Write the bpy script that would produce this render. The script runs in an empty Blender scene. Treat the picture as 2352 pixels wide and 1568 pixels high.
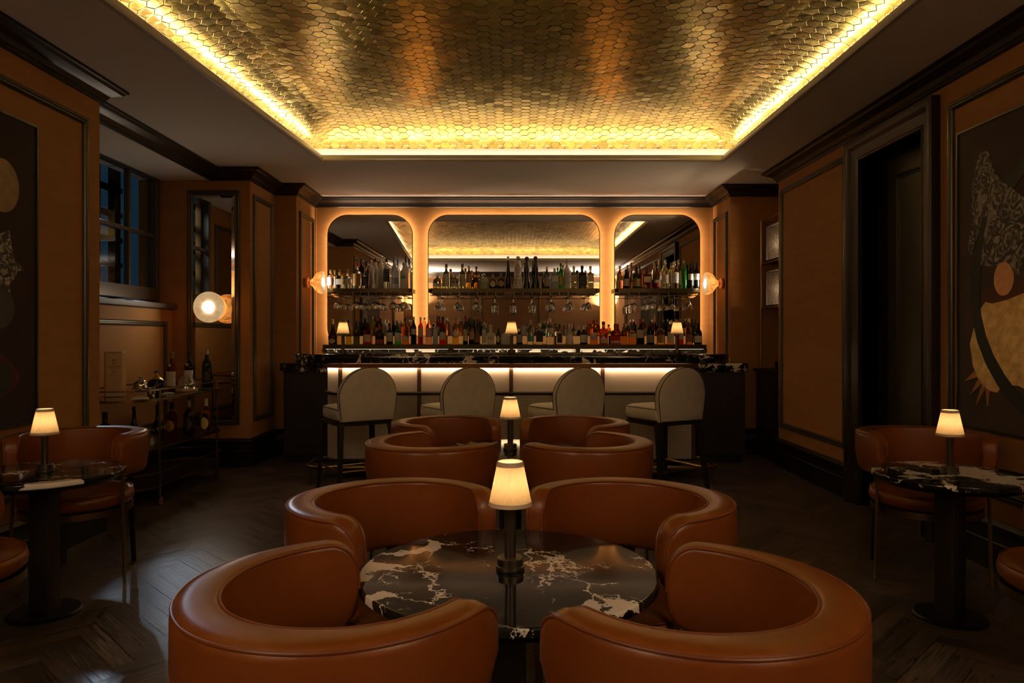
import bpy, bmesh, math, random
from math import sin, cos, pi, sqrt, radians
from mathutils import Vector, Matrix
random.seed(7)
SC = bpy.context.scene
COL = SC.collection

# ------------------------------------------------------------------ camera
EYE = 1.25
cam_data = bpy.data.cameras.new('camera')
cam_data.sensor_width = 36.0
cam_data.lens = 1650.0 * 36.0 / 2352.0
cam_data.shift_x = 4.0 / 2352.0
cam_data.shift_y = -12.0 / 2352.0
cam_data.clip_start = 0.05
cam_data.clip_end = 60
cam = bpy.data.objects.new('camera', cam_data)
cam.location = (0, 0, EYE)
cam.rotation_euler = (pi / 2, 0, 0)
COL.objects.link(cam)
SC.camera = cam

# ------------------------------------------------------------------ colour management, light budget
SC.view_settings.view_transform = 'Standard'
SC.view_settings.look = 'None'
SC.view_settings.gamma = 1.0
SC.view_settings.use_curve_mapping = False
SC.view_settings.exposure = 2.62
SC.cycles.use_denoising = True
SC.cycles.max_bounces = 9
SC.cycles.diffuse_bounces = 4
SC.cycles.glossy_bounces = 5
SC.cycles.transmission_bounces = 8
SC.cycles.transparent_max_bounces = 12
SC.cycles.caustics_reflective = True
SC.cycles.caustics_refractive = False
SC.cycles.sample_clamp_indirect = 4.0
SC.cycles.blur_glossy = 0.6

L_COVE = 3.1          # LED strips in the ceiling recess
L_MIRROR = 8.2        # LED behind the back-bar mirrors
L_BAR = 7.0           # LED under the bar trim
L_SPLASH = 1.2        # LED under the bottle ledge
L_RISER = 0.038         # glowing riser behind the bottles
L_LAMP = 0.046          # table lamp bulbs (W)
L_NICHE = 28.0
L_FILL = 17.0            # added fill uplighters behind the camera (W)
L_STREET = 85.0      # street lamp outside the window

# ------------------------------------------------------------------ dusk outside
world = bpy.data.worlds.new('dusk')
SC.world = world
world.use_nodes = True
world.node_tree.nodes['Background'].inputs[0].default_value = (0.10, 0.33, 0.50, 1)
world.node_tree.nodes['Background'].inputs[1].default_value = 0.009

street = bpy.data.lights.new('street_light', 'SPOT')
street.energy = L_STREET
street.color = (0.80, 0.90, 1.0)
street.spot_size = radians(34)
street.spot_blend = 0.5
street.shadow_soft_size = 0.16
so = bpy.data.objects.new('street_light', street)
so.location = (-4.9, 8.9, 3.6)
so.rotation_euler = (Vector((-1.95, 3.6, 0.55)) - so.location).to_track_quat('-Z', 'Y').to_euler()
COL.objects.link(so)

# ------------------------------------------------------------------ materials
MATS = {}
def new_mat(name):
    m = bpy.data.materials.new(name)
    m.use_nodes = True
    return m, m.node_tree, m.node_tree.nodes['Principled BSDF']

def mat(name, base, rough=0.5, metal=0.0, spec=0.5, coat=0.0, trans=0.0, ior=1.45, emit=None, estr=0.0, sheen=0.0, sub=0.0, coat_rough=0.05):
    if name in MATS: return MATS[name]
    m, nt, b = new_mat(name)
    b.inputs['Base Color'].default_value = (*base, 1)
    b.inputs['Roughness'].default_value = rough
    b.inputs['Metallic'].default_value = metal
    b.inputs['Specular IOR Level'].default_value = spec
    b.inputs['Coat Weight'].default_value = coat
    b.inputs['Coat Roughness'].default_value = coat_rough
    b.inputs['Transmission Weight'].default_value = trans
    b.inputs['IOR'].default_value = ior
    b.inputs['Sheen Weight'].default_value = sheen
    if emit:
        b.inputs['Emission Color'].default_value = (*emit, 1)
        b.inputs['Emission Strength'].default_value = estr
    MATS[name] = m
    return m

def N(nt, t, **kw):
    n = nt.nodes.new(t)
    for k, v in kw.items():
        if k in n.inputs.keys() if hasattr(n.inputs, 'keys') else False:
            n.inputs[k].default_value = v
        else:
            setattr(n, k, v)
    return n

def ramp(nt, stops, interp='LINEAR'):
    r = nt.nodes.new('ShaderNodeValToRGB')
    r.color_ramp.interpolation = interp
    e = r.color_ramp.elements
    while len(e) < len(stops): e.new(0.5)
    for i, (p, c) in enumerate(stops):
        e[i].position = p
        e[i].color = (*c, 1) if len(c) == 3 else c
    return r

def mottled(name, c1, c2, rough=0.5, scale=8, bump=0.1, bscale=200, metal=0.0, spec=0.5, detail=4, stretch=(1, 1, 1), coat=0.0, rough2=None, bdist=0.002):
    """two-tone noise colour with a fine bump"""
    if name in MATS: return MATS[name]
    m, nt, b = new_mat(name)
    tc = N(nt, 'ShaderNodeTexCoord')
    mp = N(nt, 'ShaderNodeMapping'); mp.inputs['Scale'].default_value = stretch
    nt.links.new(tc.outputs['Object'], mp.inputs['Vector'])
    n = N(nt, 'ShaderNodeTexNoise'); n.inputs['Scale'].default_value = scale; n.inputs['Detail'].default_value = detail
    nt.links.new(mp.outputs[0], n.inputs['Vector'])
    r = ramp(nt, [(0.3, c1), (0.7, c2)])
    nt.links.new(n.outputs['Fac'], r.inputs['Fac'])
    nt.links.new(r.outputs['Color'], b.inputs['Base Color'])
    b.inputs['Roughness'].default_value = rough
    if rough2 is not None:
        rr = ramp(nt, [(0.3, (rough,) * 3), (0.7, (rough2,) * 3)])
        nt.links.new(n.outputs['Fac'], rr.inputs['Fac']); nt.links.new(rr.outputs['Color'], b.inputs['Roughness'])
    b.inputs['Metallic'].default_value = metal
    b.inputs['Specular IOR Level'].default_value = spec
    b.inputs['Coat Weight'].default_value = coat
    if bump:
        n2 = N(nt, 'ShaderNodeTexNoise'); n2.inputs['Scale'].default_value = bscale; n2.inputs['Detail'].default_value = 3
        nt.links.new(mp.outputs[0], n2.inputs['Vector'])
        bp = N(nt, 'ShaderNodeBump'); bp.inputs['Strength'].default_value = bump; bp.inputs['Distance'].default_value = bdist
        nt.links.new(n2.outputs['Fac'], bp.inputs['Height'])
        nt.links.new(bp.outputs[0], b.inputs['Normal'])
    MATS[name] = m
    return m

def marble_mat(name, seed=0.0, scale=1.0, white=0.5):
    """black marble with thin white veins and torn white patches"""
    m, nt, b = new_mat(name)
    tc = N(nt, 'ShaderNodeTexCoord'); oi = N(nt, 'ShaderNodeObjectInfo')
    add = N(nt, 'ShaderNodeVectorMath', operation='MULTIPLY_ADD')
    add.inputs[1].default_value = (3.1, 1.7, 2.3)
    nt.links.new(oi.outputs['Location'], add.inputs[0]); nt.links.new(tc.outputs['Object'], add.inputs[2])
    mp = N(nt, 'ShaderNodeMapping'); mp.inputs['Scale'].default_value = (scale,) * 3; mp.inputs['Location'].default_value = (seed, seed * 0.7, seed * 1.3)
    mp.inputs['Rotation'].default_value = (0, 0, 0.9)
    nt.links.new(add.outputs[0], mp.inputs['Vector'])
    # warp
    w = N(nt, 'ShaderNodeTexNoise'); w.inputs['Scale'].default_value = 3.0; w.inputs['Detail'].default_value = 6; w.inputs['Roughness'].default_value = 0.65
    nt.links.new(mp.outputs[0], w.inputs['Vector'])
    wm = N(nt, 'ShaderNodeVectorMath', operation='MULTIPLY_ADD'); wm.inputs[1].default_value = (0.42, 0.42, 0.42)
    nt.links.new(w.outputs['Color'], wm.inputs[0]); nt.links.new(mp.outputs[0], wm.inputs[2])
    # long veins
    v = N(nt, 'ShaderNodeTexVoronoi', feature='DISTANCE_TO_EDGE'); v.inputs['Scale'].default_value = 3.4
    nt.links.new(wm.outputs[0], v.inputs['Vector'])
    # vein thickness mask
    k = N(nt, 'ShaderNodeTexNoise'); k.inputs['Scale'].default_value = 2.1; k.inputs['Detail'].default_value = 3
    nt.links.new(mp.outputs[0], k.inputs['Vector'])
    kr = ramp(nt, [(0.47, (0.0018,) * 3), (0.55, (0.022,) * 3), (0.65, (0.17 * white * 2,) * 3)])
    nt.links.new(k.outputs['Fac'], kr.inputs['Fac'])
    lt = N(nt, 'ShaderNodeMath', operation='SUBTRACT'); nt.links.new(kr.outputs['Color'], lt.inputs[0]); nt.links.new(v.outputs['Distance'], lt.inputs[1])
    gain = N(nt, 'ShaderNodeMath', operation='MULTIPLY'); gain.inputs[1].default_value = 90; gain.use_clamp = True
    nt.links.new(lt.outputs[0], gain.inputs[0])
    # torn fragments, dark shards inside the white
    v2 = N(nt, 'ShaderNodeTexVoronoi', feature='DISTANCE_TO_EDGE'); v2.inputs['Scale'].default_value = 9
    nt.links.new(wm.outputs[0], v2.inputs['Vector'])
    k2 = N(nt, 'ShaderNodeTexNoise'); k2.inputs['Scale'].default_value = 3.7; k2.inputs['Detail'].default_value = 4
    nt.links.new(wm.outputs[0], k2.inputs['Vector'])
    k2r = ramp(nt, [(0.55, (0.0,) * 3), (0.63, (0.03,) * 3), (0.72, (0.10,) * 3)])
    nt.links.new(k2.outputs['Fac'], k2r.inputs['Fac'])
    l2 = N(nt, 'ShaderNodeMath', operation='SUBTRACT'); nt.links.new(k2r.outputs['Color'], l2.inputs[0]); nt.links.new(v2.outputs['Distance'], l2.inputs[1])
    g2 = N(nt, 'ShaderNodeMath', operation='MULTIPLY'); g2.inputs[1].default_value = 60; g2.use_clamp = True
    nt.links.new(l2.outputs[0], g2.inputs[0])
    mx = N(nt, 'ShaderNodeMath', operation='MAXIMUM'); nt.links.new(gain.outputs[0], mx.inputs[0]); nt.links.new(g2.outputs[0], mx.inputs[1])
    # base cloud
    c = N(nt, 'ShaderNodeTexNoise'); c.inputs['Scale'].default_value = 5; c.inputs['Detail'].default_value = 8
    nt.links.new(wm.outputs[0], c.inputs['Vector'])
    cr = ramp(nt, [(0.35, (0.005, 0.005, 0.004)), (0.75, (0.022, 0.021, 0.018))])
    nt.links.new(c.outputs['Fac'], cr.inputs['Fac'])
    mixc = N(nt, 'ShaderNodeMix', data_type='RGBA')
    nt.links.new(mx.outputs[0], mixc.inputs['Factor']); nt.links.new(cr.outputs['Color'], mixc.inputs['A'])
    mixc.inputs['B'].default_value = (0.72, 0.66, 0.56, 1)
    nt.links.new(mixc.outputs['Result'], b.inputs['Base Color'])
    b.inputs['Roughness'].default_value = 0.07
    b.inputs['Specular IOR Level'].default_value = 0.40
    MATS[name] = m
    return m

def emission(name, col, strength):
    if name in MATS: return MATS[name]
    m = bpy.data.materials.new(name); m.use_nodes = True
    nt = m.node_tree; nt.nodes.clear()
    e = nt.nodes.new('ShaderNodeEmission'); e.inputs[0].default_value = (*col, 1); e.inputs[1].default_value = strength
    o = nt.nodes.new('ShaderNodeOutputMaterial'); nt.links.new(e.outputs[0], o.inputs[0])
    MATS[name] = m
    return m

def leather_mat():
    m, nt, b = new_mat('tan_leather')
    tc = N(nt, 'ShaderNodeTexCoord')
    n = N(nt, 'ShaderNodeTexNoise'); n.inputs['Scale'].default_value = 6; n.inputs['Detail'].default_value = 4
    nt.links.new(tc.outputs['Object'], n.inputs['Vector'])
    r = ramp(nt, [(0.3, (0.20, 0.054, 0.007)), (0.75, (0.255, 0.070, 0.009))])
    nt.links.new(n.outputs['Fac'], r.inputs['Fac']); nt.links.new(r.outputs['Color'], b.inputs['Base Color'])
    b.inputs['Roughness'].default_value = 0.34
    b.inputs['Specular IOR Level'].default_value = 0.55
    v = N(nt, 'ShaderNodeTexVoronoi'); v.inputs['Scale'].default_value = 420
    nt.links.new(tc.outputs['Object'], v.inputs['Vector'])
    bp = N(nt, 'ShaderNodeBump'); bp.inputs['Strength'].default_value = 0.12; bp.inputs['Distance'].default_value = 0.001
    nt.links.new(v.outputs['Distance'], bp.inputs['Height']); nt.links.new(bp.outputs[0], b.inputs['Normal'])
    MATS['leather'] = m
    return m

def wood_floor_mat():
    m, nt, b = new_mat('dark_oak_herringbone')
    uv = N(nt, 'ShaderNodeUVMap'); uv.uv_map = 'UVMap'
    at = N(nt, 'ShaderNodeAttribute'); at.attribute_name = 'tone'
    mp = N(nt, 'ShaderNodeMapping'); mp.inputs['Scale'].default_value = (1.6, 26, 1)
    nt.links.new(uv.outputs[0], mp.inputs['Vector'])
    n = N(nt, 'ShaderNodeTexNoise'); n.inputs['Scale'].default_value = 3.0; n.inputs['Detail'].default_value = 7; n.inputs['Distortion'].default_value = 1.2
    nt.links.new(mp.outputs[0], n.inputs['Vector'])
    r = ramp(nt, [(0.32, (0.038, 0.027, 0.019)), (0.55, (0.115, 0.084, 0.058)), (0.75, (0.20, 0.15, 0.105))])
    nt.links.new(n.outputs['Fac'], r.inputs['Fac'])
    mul = N(nt, 'ShaderNodeMix', data_type='RGBA', blend_type='MULTIPLY'); mul.inputs['Factor'].default_value = 1.0
    nt.links.new(r.outputs['Color'], mul.inputs['A']); nt.links.new(at.outputs['Color'], mul.inputs['B'])
    nt.links.new(mul.outputs['Result'], b.inputs['Base Color'])
    rr = ramp(nt, [(0.3, (0.27,) * 3), (0.8, (0.48,) * 3)])
    nt.links.new(n.outputs['Fac'], rr.inputs['Fac']); nt.links.new(rr.outputs['Color'], b.inputs['Roughness'])
    bp = N(nt, 'ShaderNodeBump'); bp.inputs['Strength'].default_value = 0.35; bp.inputs['Distance'].default_value = 0.002
    nt.links.new(n.outputs['Fac'], bp.inputs['Height']); nt.links.new(bp.outputs[0], b.inputs['Normal'])
    MATS['floor'] = m
    return m

def gold_mat():
    m, nt, b = new_mat('gold_leaf_tile')
    at = N(nt, 'ShaderNodeAttribute'); at.attribute_name = 'tone'
    geo = N(nt, 'ShaderNodeNewGeometry')
    n = N(nt, 'ShaderNodeTexNoise'); n.inputs['Scale'].default_value = 30; n.inputs['Detail'].default_value = 5
    nt.links.new(geo.outputs['Position'], n.inputs['Vector'])
    r = ramp(nt, [(0.3, (0.64, 0.52, 0.13)), (0.7, (0.86, 0.71, 0.22))])
    nt.links.new(n.outputs['Fac'], r.inputs['Fac'])
    mul = N(nt, 'ShaderNodeMix', data_type='RGBA', blend_type='MULTIPLY'); mul.inputs['Factor'].default_value = 1.0
    nt.links.new(r.outputs['Color'], mul.inputs['A']); nt.links.new(at.outputs['Color'], mul.inputs['B'])
    nt.links.new(mul.outputs['Result'], b.inputs['Base Color'])
    b.inputs['Metallic'].default_value = 1.0
    b.inputs['Roughness'].default_value = 0.25
    n2 = N(nt, 'ShaderNodeTexNoise'); n2.inputs['Scale'].default_value = 28; n2.inputs['Detail'].default_value = 3; n2.inputs['Roughness'].default_value = 0.6
    nt.links.new(geo.outputs['Position'], n2.inputs['Vector'])
    bp = N(nt, 'ShaderNodeBump'); bp.inputs['Strength'].default_value = 0.45; bp.inputs['Distance'].default_value = 0.004
    nt.links.new(n2.outputs['Fac'], bp.inputs['Height']); nt.links.new(bp.outputs[0], b.inputs['Normal'])
    MATS['gold'] = m
    return m

def cane_mat():
    """cream woven cane: two diagonal strands over a square weave, dark holes between"""
    m, nt, b = new_mat('woven_cane')
    uv = N(nt, 'ShaderNodeUVMap'); uv.uv_map = 'UVMap'
    def wave(direction, scale, rot):
        mp = N(nt, 'ShaderNodeMapping'); mp.inputs['Rotation'].default_value = (0, 0, rot); mp.inputs['Scale'].default_value = (scale,) * 3
        nt.links.new(uv.outputs[0], mp.inputs['Vector'])
        sx = N(nt, 'ShaderNodeSeparateXYZ'); nt.links.new(mp.outputs[0], sx.inputs[0])
        f = N(nt, 'ShaderNodeMath', operation='FRACT'); nt.links.new(sx.outputs['X'], f.inputs[0])
        s = N(nt, 'ShaderNodeMath', operation='SUBTRACT'); s.inputs[1].default_value = 0.5; nt.links.new(f.outputs[0], s.inputs[0])
        a = N(nt, 'ShaderNodeMath', operation='ABSOLUTE'); nt.links.new(s.outputs[0], a.inputs[0])
        g = N(nt, 'ShaderNodeMath', operation='GREATER_THAN'); g.inputs[1].default_value = 0.22; nt.links.new(a.outputs[0], g.inputs[0])
        return g
    w1 = wave('X', 66, 0); w2 = wave('X', 66, pi / 2)
    mulh = N(nt, 'ShaderNodeMath', operation='MINIMUM'); 
    inv1 = N(nt, 'ShaderNodeMath', operation='SUBTRACT'); inv1.inputs[0].default_value = 1; nt.links.new(w1.outputs[0], inv1.inputs[1])
    inv2 = N(nt, 'ShaderNodeMath', operation='SUBTRACT'); inv2.inputs[0].default_value = 1; nt.links.new(w2.outputs[0], inv2.inputs[1])
    nt.links.new(inv1.outputs[0], mulh.inputs[0]); nt.links.new(inv2.outputs[0], mulh.inputs[1])
    mixc = N(nt, 'ShaderNodeMix', data_type='RGBA')
    nt.links.new(mulh.outputs[0], mixc.inputs['Factor'])
    mixc.inputs['A'].default_value = (0.64, 0.57, 0.43, 1); mixc.inputs['B'].default_value = (0.03, 0.022, 0.012, 1)
    nt.links.new(mixc.outputs['Result'], b.inputs['Base Color'])
    b.inputs['Roughness'].default_value = 0.55
    MATS['cane'] = m
    return m

def shade_mat():
    m = bpy.data.materials.new('linen_lamp_shade'); m.use_nodes = True
    nt = m.node_tree; nt.nodes.clear()
    tc = N(nt, 'ShaderNodeTexCoord')
    mp = N(nt, 'ShaderNodeMapping'); mp.inputs['Scale'].default_value = (260, 260, 40)
    nt.links.new(tc.outputs['Object'], mp.inputs['Vector'])
    n = N(nt, 'ShaderNodeTexNoise'); n.inputs['Scale'].default_value = 1; nt.links.new(mp.outputs[0], n.inputs['Vector'])
    r = ramp(nt, [(0.3, (0.80, 0.66, 0.44)), (0.7, (0.90, 0.76, 0.54))]); nt.links.new(n.outputs['Fac'], r.inputs['Fac'])
    d = nt.nodes.new('ShaderNodeBsdfDiffuse'); t = nt.nodes.new('ShaderNodeBsdfTranslucent')
    nt.links.new(r.outputs['Color'], d.inputs[0]); nt.links.new(r.outputs['Color'], t.inputs[0])
    mx = nt.nodes.new('ShaderNodeMixShader'); mx.inputs[0].default_value = 0.6
    nt.links.new(d.outputs[0], mx.inputs[1]); nt.links.new(t.outputs[0], mx.inputs[2])
    o = nt.nodes.new('ShaderNodeOutputMaterial'); nt.links.new(mx.outputs[0], o.inputs[0])
    MATS['shade'] = m
    return m

def pane_mat(name='window_glass', tint=(0.9, 0.95, 1.0), refl=0.08, fres=0.35):
    m = bpy.data.materials.new(name); m.use_nodes = True
    nt = m.node_tree; nt.nodes.clear()
    t = nt.nodes.new('ShaderNodeBsdfTransparent'); t.inputs[0].default_value = (*tint, 1)
    g = nt.nodes.new('ShaderNodeBsdfGlossy'); g.inputs['Roughness'].default_value = 0.02
    mx = nt.nodes.new('ShaderNodeMixShader')
    lw = nt.nodes.new('ShaderNodeLayerWeight'); lw.inputs[0].default_value = 0.25
    mu = N(nt, 'ShaderNodeMath', operation='MULTIPLY_ADD'); mu.inputs[1].default_value = fres; mu.inputs[2].default_value = refl
    nt.links.new(lw.outputs['Fresnel'], mu.inputs[0]); nt.links.new(mu.outputs[0], mx.inputs[0])
    nt.links.new(t.outputs[0], mx.inputs[1]); nt.links.new(g.outputs[0], mx.inputs[2])
    o = nt.nodes.new('ShaderNodeOutputMaterial'); nt.links.new(mx.outputs[0], o.inputs[0])
    MATS[name] = m
    return m

WALL = mottled('ochre_wall_covering', (0.36, 0.175, 0.050), (0.41, 0.20, 0.060), rough=0.75, scale=3, bump=0.12, bscale=160, stretch=(1, 1, 6), spec=0.25)
WALLD = mottled('darkened_rear_wall', (0.13, 0.058, 0.016), (0.16, 0.075, 0.022), rough=0.6, scale=3, bump=0.1, bscale=120, stretch=(1, 1, 6), spec=0.3)  # rear wall colour darkened to offset the fill uplighters
CEIL = mat('warm_grey_ceiling_paint', (0.82, 0.80, 0.75), 0.8, spec=0.2)
LIP = mat('satin_white_cove_trim', (0.62, 0.58, 0.53), 0.35, spec=0.4)
WOOD = mottled('dark_stained_oak', (0.012, 0.0075, 0.005), (0.030, 0.019, 0.011), rough=0.38, scale=10, bump=0.25, bscale=30, stretch=(14, 14, 1.2), spec=0.45)
WOODH = mottled('dark_stained_oak_crown', (0.012, 0.008, 0.005), (0.026, 0.017, 0.010), rough=0.35, scale=10, bump=0.15, bscale=30, stretch=(1, 1, 14), spec=0.45)
BASE = mat('black_baseboard_lacquer', (0.010, 0.008, 0.007), 0.35)
OLIVE = mat('dark_bronze_moulding', (0.085, 0.076, 0.048), 0.30, metal=0.35, spec=0.5)
BRASS = mat('aged_brass', (0.55, 0.38, 0.16), 0.28, metal=1.0)
BRASSD = mat('dark_antique_brass', (0.32, 0.225, 0.10), 0.30, metal=1.0)
COPPER = mat('brushed_copper', (0.74, 0.38, 0.22), 0.50, metal=0.45)
BLACKM = mat('blackened_steel', (0.020, 0.018, 0.016), 0.33, metal=0.6)
GUN = mat('gunmetal_lamp_finish', (0.13, 0.11, 0.08), 0.30, metal=0.85)
WALNUT = mottled('walnut_bar_posts', (0.085, 0.040, 0.022), (0.13, 0.065, 0.036), rough=0.4, scale=10, bump=0.1, bscale=30, stretch=(14, 14, 1.2))
BRONZE = mat('bronze_shelf_metal', (0.085, 0.066, 0.030), 0.30, metal=0.8)
MIRROR = mat('mirror_silver', (0.80, 0.77, 0.72), 0.015, metal=1.0)
SMOKEMIRROR = mat('antique_mirror_silver', (0.52, 0.47, 0.40), 0.02, metal=1.0)
CREAM = mottled('cream_upholstery', (0.58, 0.525, 0.41), (0.65, 0.59, 0.465), rough=0.55, scale=20, bump=0.1, bscale=500, spec=0.3)
PIPE = mat('dark_seat_piping', (0.06, 0.045, 0.03), 0.5)
PANEL = mat('cream_lacquer_panel', (0.78, 0.70, 0.54), 0.45, spec=0.4)
SILVER = mat('polished_silver', (0.85, 0.84, 0.80), 0.08, metal=1.0)
LEATHER = leather_mat()
LPIPE = mat('leather_piping', (0.19, 0.05, 0.010), 0.36)
FLOOR = wood_floor_mat()
GOLD = gold_mat()
GROUT = mat('dark_tile_grout', (0.02, 0.013, 0.004), 0.6)
MARBLE = marble_mat('black_white_marble', 0.0, 1.25)
MARBLE2 = marble_mat('black_white_marble_worktop', 4.0, 2.6, 0.5)
MARBLE3 = marble_mat('black_white_marble_splash', 9.3, 2.2, 1.0)
CANE = cane_mat()
SHADE = shade_mat()
PANE = pane_mat('window_glass', (0.9, 0.95, 1.0), 0.008, 0.06)
THINGLASS = pane_mat('clear_thin_glass', (0.97, 0.97, 0.95), 0.10)
CRYSTAL = pane_mat('crystal_glass', (0.95, 0.95, 0.93), 0.24)
LED_COVE = emission('cove_led', (1.0, 0.76, 0.56), L_COVE)
LED_MIR = emission('mirror_led', (1.0, 0.70, 0.46), L_MIRROR)
LED_BAR = emission('bar_led', (1.0, 0.80, 0.53), L_BAR)
LED_SPL = emission('splash_led', (1.0, 0.76, 0.50), L_SPLASH)
LED_RIS = emission('riser_glow', (1.0, 0.40, 0.10), L_RISER)
LED_NIC = emission('niche_led', (1.0, 0.70, 0.42), L_NICHE)

# ------------------------------------------------------------------ mesh helpers
def rrect(x0, x1, y0, y1, r, seg=8, corners=(1, 1, 1, 1)):
    """rounded rectangle, counter-clockwise from lower left; corners = LL, LR, UR, UL"""
    pts = []
    for k, (cx, cy, a0) in enumerate(((x0, y0, pi), (x1, y0, 1.5 * pi), (x1, y1, 0), (x0, y1, 0.5 * pi))):
        rr = r if corners[k] is 1 or corners[k] == 1 else corners[k]
        if rr <= 1e-5:
            pts.append((cx, cy)); continue
        ox = cx + rr * (1 if cx == x0 else -1); oy = cy + rr * (1 if cy == y0 else -1)
        for i in range(seg + 1):
            a = a0 + 0.5 * pi * i / seg
            pts.append((ox + rr * cos(a), oy + rr * sin(a)))
    return pts

def arc(cx, cy, r, a0, a1, n):
    return [(cx + r * cos(a0 + (a1 - a0) * i / n), cy + r * sin(a0 + (a1 - a0) * i / n)) for i in range(n + 1)]

class MB:
    def __init__(self): self.v = []; self.f = []; self.uv = None
    def add(self, vs, fs):
        o = len(self.v); self.v += [tuple(p) for p in vs]; self.f += [tuple(i + o for i in f) for f in fs]; return self
    def box(self, x0, x1, y0, y1, z0, z1):
        return self.add([(x0, y0, z0), (x1, y0, z0), (x1, y1, z0), (x0, y1, z0), (x0, y0, z1), (x1, y0, z1), (x1, y1, z1), (x0, y1, z1)],
                        [(0, 3, 2, 1), (4, 5, 6, 7), (0, 1, 5, 4), (1, 2, 6, 5), (2, 3, 7, 6), (3, 0, 4, 7)])
    def quad(self, a, b, c, d): return self.add([a, b, c, d], [(0, 1, 2, 3)])
    def hexa(self, bot, top):
        return self.add(list(bot) + list(top), [(0, 3, 2, 1), (4, 5, 6, 7), (0, 1, 5, 4), (1, 2, 6, 5), (2, 3, 7, 6), (3, 0, 4, 7)])
    def prism(self, poly, axis, a, b):
        n = len(poly)
        def P(p, h):
            return (p[0], p[1], h) if axis == 'z' else ((p[0], h, p[1]) if axis == 'y' else (h, p[0], p[1]))
        vs = [P(p, a) for p in poly] + [P(p, b) for p in poly]
        fs = [tuple(range(n))[::-1], tuple(range(n, 2 * n))] + [(i, (i + 1) % n, n + (i + 1) % n, n + i) for i in range(n)]
        return self.add(vs, fs)
    def wall(self, path, z0, z1, closed=False):
        """vertical ribbon along a plan path"""
        n = len(path)
        vs = [(p[0], p[1], z0) for p in path] + [(p[0], p[1], z1) for p in path]
        m = n if closed else n - 1
        return self.add(vs, [(i, (i + 1) % n, n + (i + 1) % n, n + i) for i in range(m)])
    def lathe(self, prof, seg=24, c=(0, 0, 0), close=False, ang=None):
        """profile [(r, z)] round the z axis"""
        a0, a1 = ang if ang else (0, 2 * pi)
        full = ang is None
        m = seg if full else seg + 1
        vs = []
        for r, z in prof:
            for i in range(m):
                a = a0 + (a1 - a0) * i / seg
                vs.append((c[0] + r * cos(a), c[1] + r * sin(a), c[2] + z))
        fs = []
        k = len(prof)
        for j in range(k if close else k - 1):
            for i in range(seg):
                i2 = (i + 1) % m if full else i + 1
                jj = (j + 1) % k
                fs.append((j * m + i, j * m + i2, jj * m + i2, jj * m + i))
        if not close and full:
            if prof[0][0] > 1e-6: fs.append(tuple(range(m))[::-1])
            if prof[-1][0] > 1e-6: fs.append(tuple(range((k - 1) * m, k * m)))
        return self.add(vs, fs)
    def tube(self, pts, r, seg=10, closed=False):
        pts = [Vector(p) for p in pts]; n = len(pts)
        vs = []; fs = []
        up = None
        for i in range(n):
            if closed: t = (pts[(i + 1) % n] - pts[i - 1])
            else: t = pts[min(i + 1, n - 1)] - pts[max(i - 1, 0)]
            t.normalize()
            if up is None:
                up = Vector((0, 0, 1)) if abs(t.z) < 0.9 else Vector((1, 0, 0))
            a = up - t * up.dot(t)
            if a.length < 1e-6: a = t.orthogonal()
            a.normalize(); b = t.cross(a); up = a
            rr = r[i] if isinstance(r, (list, tuple)) else r
            for k in range(seg):
                q = 2 * pi * k / seg
                vs.append(pts[i] + a * (rr * cos(q)) + b * (rr * sin(q)))
        m = n if closed else n - 1
        for i in range(m):
            for k in range(seg):
                fs.append((i * seg + k, i * seg + (k + 1) % seg, ((i + 1) % n) * seg + (k + 1) % seg, ((i + 1) % n) * seg + k))
        if not closed:
            fs.append(tuple(range(seg))[::-1]); fs.append(tuple(range((n - 1) * seg, n * seg)))
        return self.add(vs, fs)
    def sweep(self, pts, B, prof, closed=False, caps=True):
        """mitred sweep of a closed profile [(n, b)]: n along B x tangent, b along B"""
        pts = [Vector(p) for p in pts]; B = Vector(B).normalized(); n = len(pts); k = len(prof)
        vs = []
        for i in range(n):
            tn = (pts[(i + 1) % n] - pts[i]).normalized() if (closed or i < n - 1) else None
            tp = (pts[i] - pts[i - 1]).normalized() if (closed or i > 0) else None
            if tn is None: tn = tp
            if tp is None: tp = tn
            n1 = B.cross(tp); n2 = B.cross(tn)
            m = (n1 + n2) / max(0.2, 1 + n1.dot(n2))
            for a, b in prof: vs.append(pts[i] + m * a + B * b)
        fs = []
        for i in range(n if closed else n - 1):
            for j in range(k):
                fs.append((i * k + j, i * k + (j + 1) % k, ((i + 1) % n) * k + (j + 1) % k, ((i + 1) % n) * k + j))
        if not closed and caps:
            fs.append(tuple(range(k))); fs.append(tuple(range((n - 1) * k, n * k))[::-1])
        return self.add(vs, fs)
    def sphere(self, c, r, seg=16, ring=10, sz=1.0):
        prof = [(r * sin(pi * i / ring), -r * sz * cos(pi * i / ring)) for i in range(ring + 1)]
        prof[0] = (1e-7, prof[0][1]); prof[-1] = (1e-7, prof[-1][1])
        return self.lathe(prof, seg, c)
    def xform(self, M, start=0):
        for i in range(start, len(self.v)): self.v[i] = tuple(M @ Vector(self.v[i]))
        return self
    def build(self, name, material, parent=None, smooth=True, angle=35, bevel=0, loc=None, rot=None, fix=True, segs=2):
        me = bpy.data.meshes.new(name)
        me.from_pydata(self.v, [], self.f)
        if fix:
            bm = bmesh.new(); bm.from_mesh(me)
            bmesh.ops.remove_doubles(bm, verts=bm.verts, dist=1e-6)
            bmesh.ops.recalc_face_normals(bm, faces=bm.faces)
            bm.to_mesh(me); bm.free()
        me.materials.append(material)
        if smooth:
            me.polygons.foreach_set('use_smooth', [True] * len(me.polygons))
            me.set_sharp_from_angle(angle=radians(angle))
        o = bpy.data.objects.new(name, me)
        COL.objects.link(o)
        if parent: o.parent = parent
        if loc: o.location = loc
        if rot: o.rotation_euler = rot
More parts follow.
